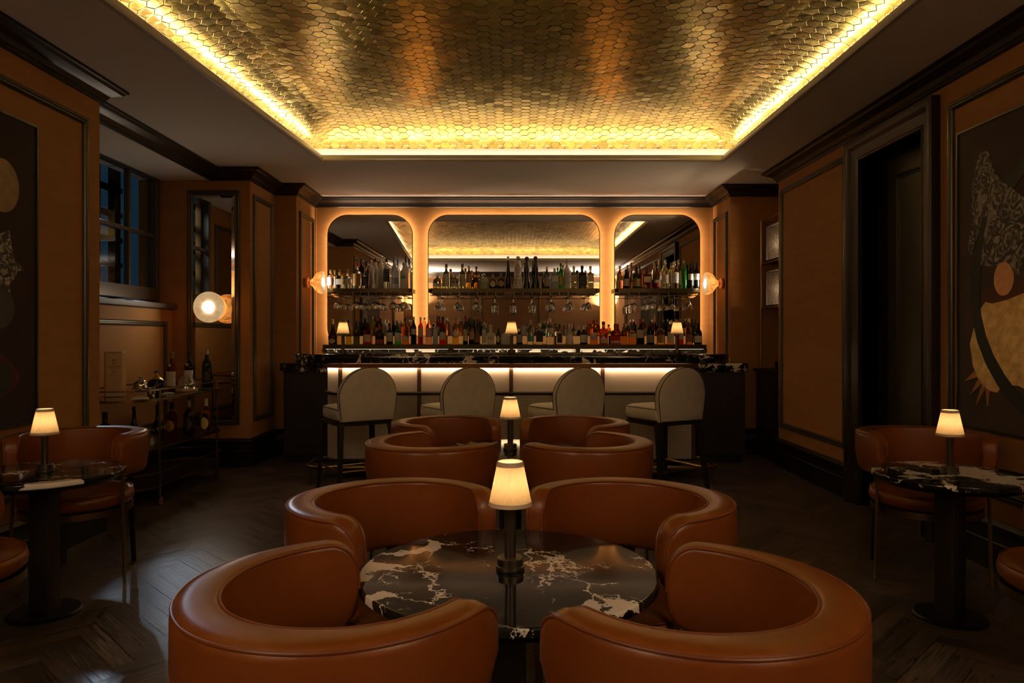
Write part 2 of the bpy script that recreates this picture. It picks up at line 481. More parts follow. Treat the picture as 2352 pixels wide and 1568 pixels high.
        if bevel:
            md = o.modifiers.new('edge', 'BEVEL'); md.width = bevel; md.segments = segs; md.limit_method = 'ANGLE'; md.angle_limit = radians(40)
        return o

def thing(name, label, cat, loc=(0, 0, 0), rotz=0.0, group=None):
    o = bpy.data.objects.new(name, None)
    o.empty_display_size = 0.1
    COL.objects.link(o)
    o.location = loc; o.rotation_euler = (0, 0, rotz)
    return tag(o, label, cat, group)
def tag(o, label, cat, group=None):
    o['label'] = label; o['category'] = cat
    if group: o['group'] = group
    return o
def struct(o, label=None):
    o['kind'] = 'structure'
    if label: o['label'] = label
    return o
def dup(root, loc, rotz=0.0, label=None, group=None, name=None):
    r = root.copy(); COL.objects.link(r); r.location = loc; r.rotation_euler = (0, 0, rotz)
    if label: r['label'] = label
    if group: r['group'] = group
    for ch in list(root.children):
        c = ch.copy(); COL.objects.link(c); c.parent = r
        for g in list(ch.children):
            d = g.copy(); COL.objects.link(d); d.parent = c
    return r
def PX(px, Y): return (px - 1172.0) * Y / 1650.0
def PZ(py, Y): return EYE + (772.0 - py) * Y / 1650.0
ORD = ['first', 'second', 'third', 'fourth', 'fifth', 'sixth', 'seventh', 'eighth', 'ninth', 'tenth', 'eleventh', 'twelfth', 'thirteenth', 'fourteenth', 'fifteenth', 'sixteenth', 'seventeenth', 'eighteenth', 'nineteenth', 'twentieth', 'twenty-first', 'twenty-second', 'twenty-third', 'twenty-fourth', 'twenty-fifth', 'twenty-sixth', 'twenty-seventh', 'twenty-eighth', 'twenty-ninth', 'thirtieth', 'thirty-first', 'thirty-second', 'thirty-third', 'thirty-fourth', 'thirty-fifth', 'thirty-sixth', 'thirty-seventh', 'thirty-eighth', 'thirty-ninth', 'fortieth', 'forty-first', 'forty-second', 'forty-third', 'forty-fourth', 'forty-fifth', 'forty-sixth', 'forty-seventh', 'forty-eighth']
# ================================================================== ROOM SHELL
CZ = 2.85                      # ceiling
XL, XR = -2.63, 2.60           # painting walls
YB = -1.40                     # wall behind the camera
YW = 8.35                      # back-bar wall

# ---- floor: herringbone boards, one mesh
def build_floor():
    W, L = 0.085, 0.51
    me = MB(); tones = []; uvs = []
    c45 = cos(pi / 4)
    def rotp(x, y): return (x * c45 - y * c45, x * c45 + y * c45)
    n = 6
    x0, x1, y0, y1 = -3.45, 3.1, YB, 8.4
    g = 0.0012
    R = 120
    # herringbone on a W grid: boards along u start where (i - j) mod 2n == 0, boards along v where == n ... period 2n
    for i in range(-R, R):
        for j in range(-R, R):
            k = (i - j) % (2 * n)
            if k == 0: rect = (i * W, j * W, n * W, W, 0)
            elif k == 2 * n - 1: rect = (i * W, j * W, W, n * W, 1)
            else: continue
            u, v, du, dv, o = rect
            cx, cy = rotp(u + du / 2, v + dv / 2)
            if not (x0 - .4 < cx < x1 + .4 and y0 - .4 < cy < y1 + .4): continue
            cs = [(u + g, v + g), (u + du - g, v + g), (u + du - g, v + dv - g), (u + g, v + dv - g)]
            pts = [rotp(*p) for p in cs]
            pts = [(min(max(p[0], x0), x1), min(max(p[1], y0), y1), 0.0) for p in pts]
            dz = random.uniform(-0.0006, 0.0)
            me.add([(p[0], p[1], dz) for p in pts], [(0, 1, 2, 3)])
            t = random.uniform(0.55, 1.35)
            tones.append((t, t * random.uniform(0.94, 1.0), t * random.uniform(0.88, 1.0)))
            ou, ov = random.uniform(0, 40), random.uniform(0, 40)
            q = [(0, 0), (n * W, 0), (n * W, W), (0, W)]
            if o: q = [(0, W), (0, 0), (n * W, 0), (n * W, W)]
            uvs.append([(a + ou, b + ov) for a, b in q])
    nb = len(tones)
    me.add([(x0, y0, -0.004), (x1, y0, -0.004), (x1, y1, -0.004), (x0, y1, -0.004)], [(0, 1, 2, 3)])
    tones.append((0.08, 0.08, 0.08)); uvs.append([(0, 0)] * 4)
    o = me.build('floor', FLOOR, smooth=False, fix=False)
    m = o.data
    ca = m.color_attributes.new('tone', 'FLOAT_COLOR', 'CORNER'); ul = m.uv_layers.new(name='UVMap')
    for p in m.polygons:
        for q, li in enumerate(p.loop_indices):
            ca.data[li].color = (*tones[p.index], 1); ul.data[li].uv = uvs[p.index][q]
    struct(o, 'dark oak herringbone parquet floor')
build_floor()

# ---- walls
def wall(name, *boxes, label=None):
    b = MB()
    for x in boxes: b.box(*x)
    return struct(b.build(name, WALLD if name == 'wall_rear' else WALL, smooth=False), label)
DY0, DY1, DZ = 4.50, 5.31, 2.55       # doorway in the right wall
wall('wall_left', (-2.75, XL, YB - .1, 4.60, 0, CZ), (-3.55, -2.75, 4.50, 4.60, 0, CZ), label='ochre panelled wall that carries the left painting')
wall('wall_window', (-3.55, -3.25, 4.60, 6.90, 0, 1.53), (-3.55, -3.40, 4.60, 5.74, 1.53, 2.74), (-3.55, -3.40, 6.86, 6.90, 1.53, 2.74), label='low ochre wall under the dark window')
wall('wall_recess', (-3.55, -2.50, 6.90, 7.62, 0, CZ), label='ochre end wall of the window recess behind the tall mirror')
wall('wall_pier', (-3.55, -2.27, 7.62, 8.45, 0, CZ), label='ochre pier beside the back bar')
wall('wall_back', (-2.27, 2.35, YW, 8.45, 0, CZ), label='ochre wall behind the back bar mirrors')
wall('wall_pier_right', (2.35, 3.20, 7.67, 8.45, 0, CZ), label='ochre pier beside the drinks niche')
wall('wall_niche', (3.05, 3.20, 6.96, 7.67, 0, CZ), (2.72, 3.20, 6.84, 6.96, 0, CZ), label='ochre walls of the drinks niche')
wall('wall_right', (XR, 2.72, YB - .1, DY0, 0, CZ), (XR, 2.72, DY1, 6.96, 0, CZ), (XR, 2.72, DY0, DY1, DZ, CZ), label='ochre panelled wall with the doorway and the right painting')
wall('wall_rear', (XL - .12, XR + .12, YB - .1, YB, 0, CZ))

# ---- ceiling: soffit with a tapering recess
ring = [(-1.727, 6.58), (1.952, 6.58), (1.952, 1.25), (-2.10, 1.25)]     # recess edge, clockwise seen from above
b = MB()
ox0, ox1, oy0, oy1 = -3.55, 3.20, YB - .1, 8.45
outer = [(ox0, oy1), (ox1, oy1), (ox1, oy0), (ox0, oy0)]
for i in range(4):
    j = (i + 1) % 4
    q = [outer[i], outer[j], ring[j], ring[i]]
    b.hexa([(p[0], p[1], CZ) for p in q], [(p[0], p[1], CZ + .03) for p in q])
struct(b.build('ceiling', CEIL, smooth=False), 'warm grey plaster ceiling')
b = MB().box(-3.55, -2.88, 4.60, 6.90, 2.745, CZ)
struct(b.build('ceiling_bulkhead', CEIL, smooth=False))

# cove lip: bead at the soffit, upright fascia, small lip turned back into the trough
lip = [(0.0, -0.004), (0.022, -0.006), (0.030, 0.002), (0.030, 0.012), (0.010, 0.022), (0.006, 0.05), (0.0, 0.060), (-0.012, 0.060), (-0.012, 0.03), (-0.012, 0.0)]
b = MB()
# walking clockwise, Z x t points left = outwards; flip
b.sweep([(p[0], p[1], CZ) for p in ring], (0, 0, 1), [(-a, z) for a, z in lip], closed=True)
struct(b.build('trim_1', LIP, angle=50), 'pale moulded lip of the lit ceiling recess')

def offset_ring(d):
    out = []
    c = [Vector(p) for p in ring]
    for i in range(4):
        t1 = (c[i] - c[i - 1]).normalized(); t2 = (c[(i + 1) % 4] - c[i]).normalized()
        n1 = Vector((-t1.y, t1.x)); n2 = Vector((-t2.y, t2.x))
        m = (n1 + n2) / (1 + n1.dot(n2))
        out.append(c[i] + m * d)
    return out
def ring_strip(d0, d1, z0, z1):
    a, c = offset_ring(d0), offset_ring(d1)
    bb = MB()
    for i in range(4):
        j = (i + 1) % 4
        bb.quad((*a[i], z0), (*a[j], z0), (*c[j], z1), (*c[i], z1))
    return bb
b = ring_strip(0.0, 0.115, CZ + .031, CZ + .031)
b2 = ring_strip(0.104, 0.110, CZ + .031, CZ + .147); b.add(b2.v, b2.f)
struct(b.build('ceiling_trough', LIP, smooth=False))

# gold leaf hexagons over the recess: coved at the rim, flat in the middle
RIM = 0.10                        # gold starts this far outside the lip
GR = offset_ring(RIM)
def edge_dist(x, y):
    d = 9
    for i in range(4):
        a = GR[i]; t = (GR[(i + 1) % 4] - a).normalized()
        n = Vector((t.y, -t.x))
        d = min(d, (Vector((x, y)) - a).dot(n))
    return d
def gold_z(x, y):
    d = max(0.0, min(1.0, edge_dist(x, y) / 0.42))
    return CZ + 0.145 + 0.125 * sin(0.5 * pi * d)
def build_gold():
    mb = MB(); tones = []
    s = 0.0485                    # side
    gap = 0.0013
    dx, dy = 1.5 * s, sqrt(3) * s
    nx, ny = int(4.8 / dx), int(6.1 / dy)
    for i in range(nx):
        for j in range(ny):
            cx = -2.42 + i * dx; cy = 0.97 + j * dy + (dy / 2 if i % 2 else 0)
            if edge_dist(cx, cy) < -0.07: continue
            tx, ty = random.gauss(0, 0.016), random.gauss(0, 0.016)
            rim, top = [], []
            for k in range(6):
                a = pi / 3 * k
                r1, r2 = s - gap, s - gap - 0.0025
                for lst, rr, dz in ((rim, r1, 0.0010), (top, r2, 0.0)):
                    x, y = cx + rr * cos(a), cy + rr * sin(a)
                    for e in range(4):
                        t_ = (GR[(e + 1) % 4] - GR[e]).normalized(); n_ = Vector((t_.y, -t_.x)); q_ = (Vector((x, y)) - GR[e]).dot(n_) + .035
                        if q_ < 0: x -= n_.x * q_; y -= n_.y * q_
                    lst.append((x, y, gold_z(x, y) + dz + tx * (x - cx) + ty * (y - cy)))
            o = len(mb.v)
            mb.v += rim + top
            mb.f.append(tuple(o + 6 + k for k in range(6)))
            mb.f += [(o + k, o + (k + 1) % 6, o + 6 + (k + 1) % 6, o + 6 + k) for k in range(6)]
            t = random.uniform(0.72, 1.12); c = (t, t * random.uniform(0.93, 1.03), t * random.uniform(0.8, 1.1))
            tones += [c] * 7
    ob = mb.build('ceiling_recess', GOLD, smooth=False, fix=False)
    ca = ob.data.color_attributes.new('tone', 'FLOAT_COLOR', 'CORNER')
    for p in ob.data.polygons:
        for li in p.loop_indices: ca.data[li].color = (*tones[p.index], 1)
    struct(ob, 'gold leaf hexagon tiles lining the ceiling recess')
    # grout backing
    g = MB(); M = 60
    vs = []
    xs = [-2.36 + 4.6 * i / M for i in range(M + 1)]; ys = [1.02 + 5.8 * j / M for j in range(M + 1)]
    for y in ys:
        for x in xs: vs.append((x, y, gold_z(x, y) + 0.028))
    g.add(vs, [(j * (M + 1) + i, j * (M + 1) + i + 1, (j + 1) * (M + 1) + i + 1, (j + 1) * (M + 1) + i) for i in range(M) for j in range(M)])
    struct(g.build('ceiling_grout', GROUT))
build_gold()

# LED strips lying in the trough, one per side
led = thing('cove_light', 'warm white light line hidden behind the lip of the gold ceiling recess', 'light strip', (0, 0, CZ))
a, c = offset_ring(0.022), offset_ring(0.050)
for i in range(4):
    j = (i + 1) % 4
    MB().quad((*a[i], .046), (*a[j], .046), (*c[j], .036), (*c[i], .036)).build('light_strip', LED_COVE, led, smooth=False, fix=False)

# ---- crown moulding all round (one run), clockwise seen from above so Z x t points outwards
run = [(XL, YB), (XL, 4.60), (-2.88, 4.60), (-2.88, 6.90), (-2.50, 6.90), (-2.50, 7.62), (-2.27, 7.62), (-2.27, YW), (2.35, YW), (2.35, 7.67), (3.05, 7.67), (3.05, 6.96), (XR, 6.96), (XR, YB)]
crown = [(0, 0), (0.125, 0), (0.125, 0.016), (0.112, 0.020), (0.098, 0.034), (0.070, 0.044), (0.046, 0.058), (0.034, 0.076), (0.030, 0.084), (0.020, 0.086), (0.020, 0.100), (0.012, 0.108), (0, 0.108)]
b = MB().sweep([(p[0], p[1], CZ) for p in run], (0, 0, 1), [(-x, -z) for x, z in crown], closed=True)
struct(b.build('trim_2', WOODH, angle=25), 'dark stained wooden crown moulding')

# ---- baseboards
bprof = [(0, 0), (0.030, 0), (0.030, 0.150), (0.024, 0.158), (0.024, 0.172), (0.018, 0.185), (0.018, 0.225), (0.028, 0.232), (0.028, 0.246), (0.018, 0.256), (0.010, 0.270), (0, 0.270)]
def base(name, pts):
    bb = MB().sweep([(p[0], p[1], 0) for p in pts], (0, 0, 1), [(-x, z) for x, z in bprof])
    return struct(bb.build(name, BASE, angle=25), 'black moulded baseboard')
base('baseboard_left', [(XL, YB), (XL, 4.60), (-3.25, 4.60), (-3.25, 6.90), (-2.50, 6.90), (-2.50, 7.62), (-2.27, 7.62), (-2.27, YW)])
base('baseboard_right', [(2.35, YW), (2.35, 7.67), (2.62, 7.67)])
base('baseboard_niche', [(XR + .02, 6.96), (XR, 6.96), (XR, DY1 + .17)])
base('baseboard_front', [(XR, DY0 - .12), (XR, YB), (XL, YB)])

# ---- panel mouldings on the walls
TN = [2]
mould = [(0, 0), (0.0, 0.012), (0.010, 0.022), (0.020, 0.022), (0.024, 0.014), (0.034, 0.014), (0.040, 0.020), (0.046, 0.012), (0.048, 0.0)]
def panel(axis, pos, sgn, a0, a1, z0, z1, label=None):
    """moulding frame on a wall; axis of the wall normal, sgn its direction"""
    TN[0] += 1
    B = (sgn, 0, 0) if axis == 'x' else (0, sgn, 0)
    def P(a, z): return (pos, a, z) if axis == 'x' else (a, pos, z)
    loop = [P(a0, z0), P(a1, z0), P(a1, z1), P(a0, z1)]
    # make B x t point inwards
    t = Vector(loop[1]) - Vector(loop[0]); n = Vector(B).cross(t)
    if n.z < 0: loop = loop[::-1]
    o = MB().sweep(loop, B, mould, closed=True).build('trim_%d' % TN[0], OLIVE, angle=25)
    return struct(o, label or 'dark olive bronze panel moulding')
panel('x', XL, 1, 0.55, 4.46, 0.38, 2.60)
panel('x', XL, 1, YB + .15, 0.35, 0.38, 2.60)
panel('x', XR, -1, 0.55, 4.25, 0.38, 2.62)
panel('x', XR, -1, YB + .15, 0.35, 0.38, 2.62)
panel('x', XR, -1, 5.545, 6.89, 0.38, 2.65)
panel('x', -3.25, 1, 4.72, 6.78, 0.42, 1.39)
panel('x', -2.50, 1, 6.98, 7.53, 0.42, 2.63)
panel('x', -2.27, 1, 7.72, 8.26, 0.38, 2.60)
panel('x', 2.35, -1, 7.76, 8.26, 0.38, 2.60)
for x0, x1 in ((-2.45, -0.95), (-0.75, 0.75), (0.95, 2.42)): panel('y', YB, 1, x0, x1, 0.38, 2.62)

# pale vertical edge trims where the back wall meets the side piers
for x0, x1 in ((-2.27, -2.252), (2.332, 2.35)):
    TN[0] += 1
    struct(MB().box(x0, x1, YW - .012, YW, 1.05, 2.74).build('trim_%d' % TN[0], WALL, smooth=False))

# ---- sill of the window recess
TN[0] += 1
sill = [(0, 0), (0, -0.03), (0.05, -0.02), (0.055, 0.0), (0.055, 0.022), (0.03, 0.028), (-0.15, 0.028), (-0.15, 0)]
b = MB().sweep([(-3.25, 4.60, 1.53), (-3.25, 6.90, 1.53)], (0, 0, 1), [(-x, z) for x, z in sill])
struct(b.build('trim_%d' % TN[0], mat('dark_sill_paint', (0.075, 0.060, 0.048), 0.55), angle=30), 'dark ledge under the window')

# ---- window in the recess
WX = -3.40
wy0, wy1, wz0, wz1 = 5.74, 6.86, 1.585, 2.745
win = thing('window_1', 'dark four-pane window over the ledge in the left recess', 'window', (WX, 0, 0))
win['kind'] = 'structure'
WFR = mat('dark_window_paint', (0.075, 0.060, 0.048), 0.4)
b = MB()
b.box(-.04, .05, wy0, wy1, wz0, wz0 + .11); b.box(-.04, .05, wy0, wy0 + .05, wz0 + .11, wz1); b.box(-.04, .05, wy1 - .055, wy1, wz0 + .11, wz1); b.box(-.04, .05, wy0, wy1, wz1 - .012, wz1)
b.build('window_frame', WFR, win, smooth=False, bevel=.006)
ZM = 2.20
b = MB()
YM = (6.37,)
for ym in YM: b.box(-.02, .03, ym - .018, ym + .018, wz0 + .11, wz1)
b.box(-.02, .028, wy0 + .05, wy1 - .055, ZM - .018, ZM + .018)
b.build('glazing_bars', WFR, win, smooth=False, bevel=.006)
for ya, yb in ((wy0 + .05, YM[0]), (YM[0], wy1 - .055)):
    for za, zb in ((wz0 + .11, ZM), (ZM, wz1)):
        MB().box(-.004, 0.0, ya + .016, yb - .016, za + .016, zb - .016).build('window_pane', PANE, win, smooth=False)
# dark leaded grille of the building outside, seen through the left-hand panes
gr = MB()
gx = -3.78 + 3.40
for y in (6.12, 6.86): gr.box(-.40, -.10, y - .02, y + .02, 1.25, 1.29)
for y in (6.12, 6.52, 6.86): gr.box(gx - .03, gx + .03, y - .055, y + .055, 1.2, 3.3)
for k in range(8):
    z = 1.45 + .24 * k; gr.box(gx - .03, gx + .03, 5.6, 6.95, z - .022, z + .022)
gr.build('window_grille', mat('night_iron', (0.002, 0.0025, 0.003), 1.0, spec=0.0), win, smooth=False)
# ---- doorway on the right
door = thing('door_1', 'dark panelled door set deep in a heavy moulded casing', 'door', (XR, 0, 0))
door['kind'] = 'structure'
cas = [(0, 0), (0.0, 0.030), (-0.012, 0.034), (-0.022, 0.026), (-0.050, 0.034), (-0.085, 0.040), (-0.105, 0.058), (-0.125, 0.066), (-0.150, 0.066), (-0.158, 0.054), (-0.158, 0)]
loop = [(0, DY1, 0), (0, DY1, DZ), (0, DY0, DZ), (0, DY0, 0)]
b = MB().sweep(loop, (-1, 0, 0), [(-n, h) for n, h in cas])
t0 = Vector(loop[1]) - Vector(loop[0]); nn = Vector((-1, 0, 0)).cross(t0)
if nn.y < 0:
    b = MB().sweep(loop, (-1, 0, 0), cas)
b.build('door_casing', WOOD, door, angle=22)
b = MB()
b.box(-.002, .40, DY1, DY1 + .02, 0, DZ + .02); b.box(-.002, .40, DY0 - .02, DY0, 0, DZ + .02); b.box(-.002, .40, DY0, DY1, DZ, DZ + .02)
b.build('door_jamb', BASE, door, smooth=False)
DOORM = mottled('olive_door_lacquer', (0.050, 0.040, 0.016), (0.060, 0.048, 0.020), rough=0.45, scale=6, bump=0.05, stretch=(1, 1, 8))
lx = .19
b = MB().box(lx, lx + .045, DY0, DY1, 0, DZ)
b.build('door_leaf', DOORM, door, smooth=False)
pr = [(0, 0), (0, .012), (.014, .016), (.022, .008), (.03, .008), (.034, 0)]
lp = [(lx, DY0 + .13, .2), (lx, DY1 - .13, .2), (lx, DY1 - .13, DZ - .14), (lx, DY0 + .13, DZ - .14)]
n = Vector((-1, 0, 0)).cross(Vector(lp[1]) - Vector(lp[0]))
if n.z < 0: lp = lp[::-1]
MB().sweep(lp, (-1, 0, 0), pr, closed=True).build('door_moulding', WOOD, door, angle=25)
b = MB().tube([(lx, 4.60, 1.08), (lx - .05, 4.60, 1.08), (lx - .052, 4.62, 1.08), (lx - .052, 4.71, 1.085)], .007)
b.build('door_handle', BRASSD, door)
# ================================================================== BACK BAR
# ---- three back-lit mirrors
MY = 8.27
def back_mirror(px0, px1, label):
    x0, x1 = PX(px0, MY), PX(px1, MY); z0, z1 = PZ(800, MY), PZ(493, MY)
    r = 0.235
    t = thing('wall_mirror', label, 'mirror', ((x0 + x1) / 2, MY, (z0 + z1) / 2), 0, 'back-lit mirrors of the back bar')
    w, h = (x1 - x0) / 2, (z1 - z0) / 2
    b = MB().prism(rrect(-w + .008, w - .008, -h + .008, h - .008, r - .008, 12), 'y', -.002, .012)
    b.build('mirror_glass', MIRROR, t, angle=30)
    # thin dark metal edge
    outp = rrect(-w, w, -h, h, r, 12); inp = rrect(-w + .007, w - .007, -h + .007, h - .007, r - .007, 12)
    n = len(outp); b = MB()
    vs = []
    for y in (-.008, .022):
        vs += [(p[0], y, p[1]) for p in outp] + [(p[0], y, p[1]) for p in inp]
    fs = []
    for i in range(n):
        j = (i + 1) % n
        fs += [(i, j, n + j, n + i), (2 * n + i, 3 * n + i, 3 * n + j, 2 * n + j), (i, 2 * n + i, 2 * n + j, j), (n + i, n + j, 3 * n + j, 3 * n + i)]
    b.add(vs, fs); b.build('mirror_edge', BRONZE, t, angle=40)
    # LED ribbon behind the edge, facing outwards
    d = .028
    b = MB().prism(rrect(-w + d + .03, w - d - .03, -h + d + .03, h - d - .03, r - d, 12), 'y', .013, .078)
    b.build('mirror_backing', BLACKM, t)
    pth = rrect(-w + d, w - d, -h + d, h - d, r - d, 12)
    b = MB(); vs = [(p[0], .030, p[1]) for p in pth] + [(p[0], .046, p[1]) for p in pth]; n = len(pth)
    b.add(vs, [(i, n + i, n + (i + 1) % n, (i + 1) % n) for i in range(n)])
    b.build('light_strip', LED_MIR, t)
back_mirror(752, 948, 'left narrow rounded mirror glowing at its edge behind the back bar')
back_mirror(983, 1378, 'wide central rounded mirror glowing at its edge behind the back bar')
back_mirror(1411, 1608, 'right narrow rounded mirror glowing at its edge behind the back bar')

# ---- upper bottle shelves with stemware rails
US = 1.778                       # shelf top
SY0, SY1 = 7.915, 8.215
def upper_shelf(px0, px1, rows, label, side):
    x0, x1 = PX(px0, SY0), PX(px1, SY0)
    t = thing('bottle_shelf', label, 'shelf', ((x0 + x1) / 2, SY0, US), 0, 'bottle shelves in front of the mirrors')
    w = (x1 - x0) / 2
    c = (0.05, 0.05, 0, 0)
    if side == 'l': c = (.12, .05, 0, 0)
    if side == 'r': c = (.05, .12, 0, 0)
    b = MB().prism(rrect(-w, w, 0, SY1 - SY0, .05, 8, c), 'z', -.042, 0)
    b.build('shelf_board', BRONZE, t, angle=30)
    for k in range(max(2, int(w * 2 / .45)) + 1):
        xk = -w + .08 + (2 * w - .16) * k / max(2, int(w * 2 / .45))
        MB().box(xk - .012, xk + .012, SY1 - SY0, SY1 - SY0 + .045, -.036, -.01).build('shelf_bracket', BRONZE, t, smooth=False)
    b = MB().tube([(-w + .02, .004, -.078), (w - .02, .004, -.078)], .004, 8)
    nd = 2 * len(rows) + 1
    for k in range(nd):
        xk = -w + .05 + (2 * w - .1) * k / (nd - 1)
        b.tube([(xk, .004, -.078), (xk, .004, -.04)], .0035, 6)
    b.build('front_rail', BRASSD, t)
    for pr in rows:
        xr = PX(pr, SY0 + .04) - (x0 + x1) / 2
        b = MB()
        for s in (-.019, .019): b.tube([(xr + s, .0, -.078), (xr + s, .27, -.078)], .0035, 8)
        b.build('stemware_rail', BRASSD, t)
    return t
ROWS = {'left': [774, 818, 861, 901, 926], 'centre': [1005, 1050, 1093, 1136, 1179, 1223, 1267, 1310, 1352], 'right': [1457, 1500, 1545, 1585]}
upper_shelf(746, 946, ROWS['left'], 'short dark bronze shelf of bottles in front of the left mirror', 'l')
upper_shelf(983, 1378, ROWS['centre'], 'long dark bronze shelf of bottles in front of the central mirror', 'c')
upper_shelf(1413, 1614, ROWS['right'], 'short dark bronze shelf of bottles in front of the right mirror', 'r')

# ---- hanging stemware (upside down), three deep in each row
def stem_glass(kind):
    if kind == 'coupe':
        H, foot = .150, .034
        o = [(.006, .075), (.020, .082), (.036, .098), (.042, .118), (.042, .150)]
    elif kind == 'tulip':
        H, foot = .195, .034
        o = [(.006, .088), (.022, .098), (.036, .118), (.039, .138), (.036, .165), (.031, .195)]
    elif kind == 'bowl':
        H, foot = .165, .034
        o = [(.006, .078), (.024, .090), (.037, .108), (.041, .125), (.037, .148), (.033, .165)]
    else:
        H, foot = .158, .034
        o = [(.006, .080), (.016, .090), (.028, .108), (.037, .130), (.043, .158)]
    prof = [(1e-4, 0), (foot, .0015), (foot, .0035), (.012, .007), (.0042, .016), (.0036, .050), (.0040, .070)] + o
    inner = [(max(1e-4, r - .0014), z + .002 if i < 2 else z) for i, (r, z) in enumerate(o)][::-1]
    prof += inner + [(1e-4, o[0][1] + .006)]
    prof = [(r, -z) for r, z in prof]
    b = MB().lathe(prof, 20)
    me = b.build('stem_glass', CRYSTAL, None, angle=50)
    return me
protos = {k: stem_glass(k) for k in ('coupe', 'tulip', 'bowl', 'flare')}
for k in protos: protos[k]['used'] = 0
NAMES = {'coupe': 'coupe glass', 'tulip': 'tall tulip wine glass', 'bowl': 'round-bowled wine glass', 'flare': 'flared cocktail glass'}
def hang(side, i, px, kind, n):
    for k in range(n):
        o = protos[kind]
        if o['used']:
            o = o.copy(); COL.objects.link(o)
        else: o['used'] = 1
        y = SY0 + .058 + .09 * k
        o.location = (PX(px, SY0 + .04), y, US - .0700)
        pos = ['front', 'middle', 'rear'][k]
        tag(o, '%s, %s in the %s row under the %s shelf' % (NAMES[kind], pos, ORD[i] + ' hanging', side), 'glass', 'stemware hanging under the %s shelf' % side)
for i, (px, k) in enumerate(zip(ROWS['left'], ('coupe', 'coupe', 'coupe', 'bowl', 'coupe'))): hang('left', i, px, k, 3)
for i, (px, k) in enumerate(zip(ROWS['centre'], ('flare', 'flare', 'bowl', 'tulip', 'tulip', 'tulip', 'bowl', 'flare', 'flare'))): hang('centre', i, px, k, 3)
for i, (px, k) in enumerate(zip(ROWS['right'], ('tulip', 'coupe', 'flare', 'flare'))): hang('right', i, px, k, 3)
for o in protos.values(): del o['used']

# ---- back counter: cabinets, worktop, lit splash, bottle ledge with glowing riser
LX0, LX1 = PX(741, 7.85), PX(1623, 7.85)
LZ = 1.158
t = thing('back_bar', 'dark back counter with lit marble splash and glowing bottle ledge', 'counter', (0, 8.1, 0))
MB().box(LX0, LX1, -.50, .14, 0, .88).build('cabinet', WOOD, t, smooth=False, bevel=.004)
MB().box(LX0 - .01, LX1 + .01, -.54, .14, .88, .92).build('worktop', MARBLE2, t, smooth=False, bevel=.004)
MB().box(LX0, LX1, -.14, -.12, .92, LZ - .047).build('marble_splash', MARBLE3, t, smooth=False)
b = MB()
for px in (741, 1035, 1327, 1623):
    xk = PX(px, 7.9); b.box(xk - .014, xk + .014, -.165, -.14, .92, LZ - .047)
b.build('splash_post', BRONZE, t, smooth=False)
MB().box(LX0, LX1, -.25, .10, LZ - .047, LZ).build('bottle_ledge', BRONZE, t, smooth=False, bevel=.003)
b = MB()
for a, c in ((741, 1035), (1035, 1327), (1327, 1623)):
    b.quad((PX(a, 7.9) + .03, -.16, LZ - .050), (PX(c, 7.9) - .03, -.16, LZ - .050), (PX(c, 7.9) - .03, -.195, LZ - .050), (PX(a, 7.9) + .03, -.195, LZ - .050))
b.build('ledge_light', LED_SPL, t, smooth=False, fix=False)
MB().box(LX0 + .08, LX1 - .08, .02, .17, LZ, LZ + .100).build('bottle_riser', BRONZE, t, smooth=False)
b = MB()
for k in range(13):
    xa = LX0 + .10 + (LX1 - LX0 - .2) * k / 13; xb = LX0 + .10 + (LX1 - LX0 - .2) * (k + 1) / 13
    b.box(xa + .012, xb - .012, .014, .0199, LZ + .006, LZ + .094)
b.build('riser_light', LED_RIS, t, smooth=False)

# ---- side service counters with marble tops
def side_counter(x0, x1, y0, y1, label):
    t = thing('service_counter', label, 'counter', ((x0 + x1) / 2, y0, 0))
    w = (x1 - x0) / 2
    MB().box(-w, w, 0, y1 - y0, .895, .985).build('marble_top', MARBLE2, t, smooth=False, bevel=.006)
    MB().box(-w + .03, w - .02, .03, y1 - y0, .08, .895).build('cabinet', WOOD, t, smooth=False, bevel=.004)
    MB().box(-w + .05, w - .04, .07, y1 - y0, 0, .08).build('plinth', BASE, t, smooth=False)
side_counter(-2.265, -1.76, 7.05, 7.53, 'dark service counter with thick marble edge left of the bar')
side_counter(1.86, 2.335, 7.05, 7.53, 'dark service counter with thick marble edge right of the bar')

# ================================================================== BAR COUNTER
BY = 6.30
BX0, BX1 = -1.64, 1.655
bar = thing('bar_counter', 'curved bar front with glowing cream panels over woven cane', 'bar', (0, BY, 0))
R = .17
def outline(off=0.0, x0=BX0, x1=BX1, r=R, depth=.46):
    """plan path of the front, from the rear left round to the rear right"""
    r = r + off
    p = [(x0 - off, depth)] + arc(x0 - off + r, -off + r, r, pi, 1.5 * pi, 10) + arc(x1 + off - r, -off + r, r, 1.5 * pi, 2 * pi, 10) + [(x1 + off, depth)]
    return p
def cut(path, xa, xb):
    """part of the front path between two x values on the flat"""
    return [(xa, 0), (xb, 0)]
posts = [PX(p, BY) for p in (782, 963, 1174, 1384, 1592)]
left_corner = [q for q in outline() if q[0] < posts[0]] + [(posts[0], 0)]
right_corner = [(posts[-1], 0)] + [q for q in outline() if q[0] > posts[-1]]
segs_ = [left_corner] + [[(posts[i], 0), (posts[i + 1], 0)] for i in range(len(posts) - 1)] + [right_corner]
for sg in segs_:
    MB().wall(sg, .765, .985).build('light_panel', PANEL, bar, angle=40)
def uv_wall(path, z0, z1, name, m, parent):
    o = MB().wall(path, z0, z1).build(name, m, parent, angle=40, fix=False)
    s = [0]
    for i in range(1, len(path)): s.append(s[-1] + (Vector(path[i]) - Vector(path[i - 1])).length)
    n = len(path); ul = o.data.uv_layers.new(name='UVMap')
    for p in o.data.polygons:
        for li in p.loop_indices:
            vi = o.data.loops[li].vertex_index
            ul.data[li].uv = (s[vi % n], z0 if vi < n else z1)
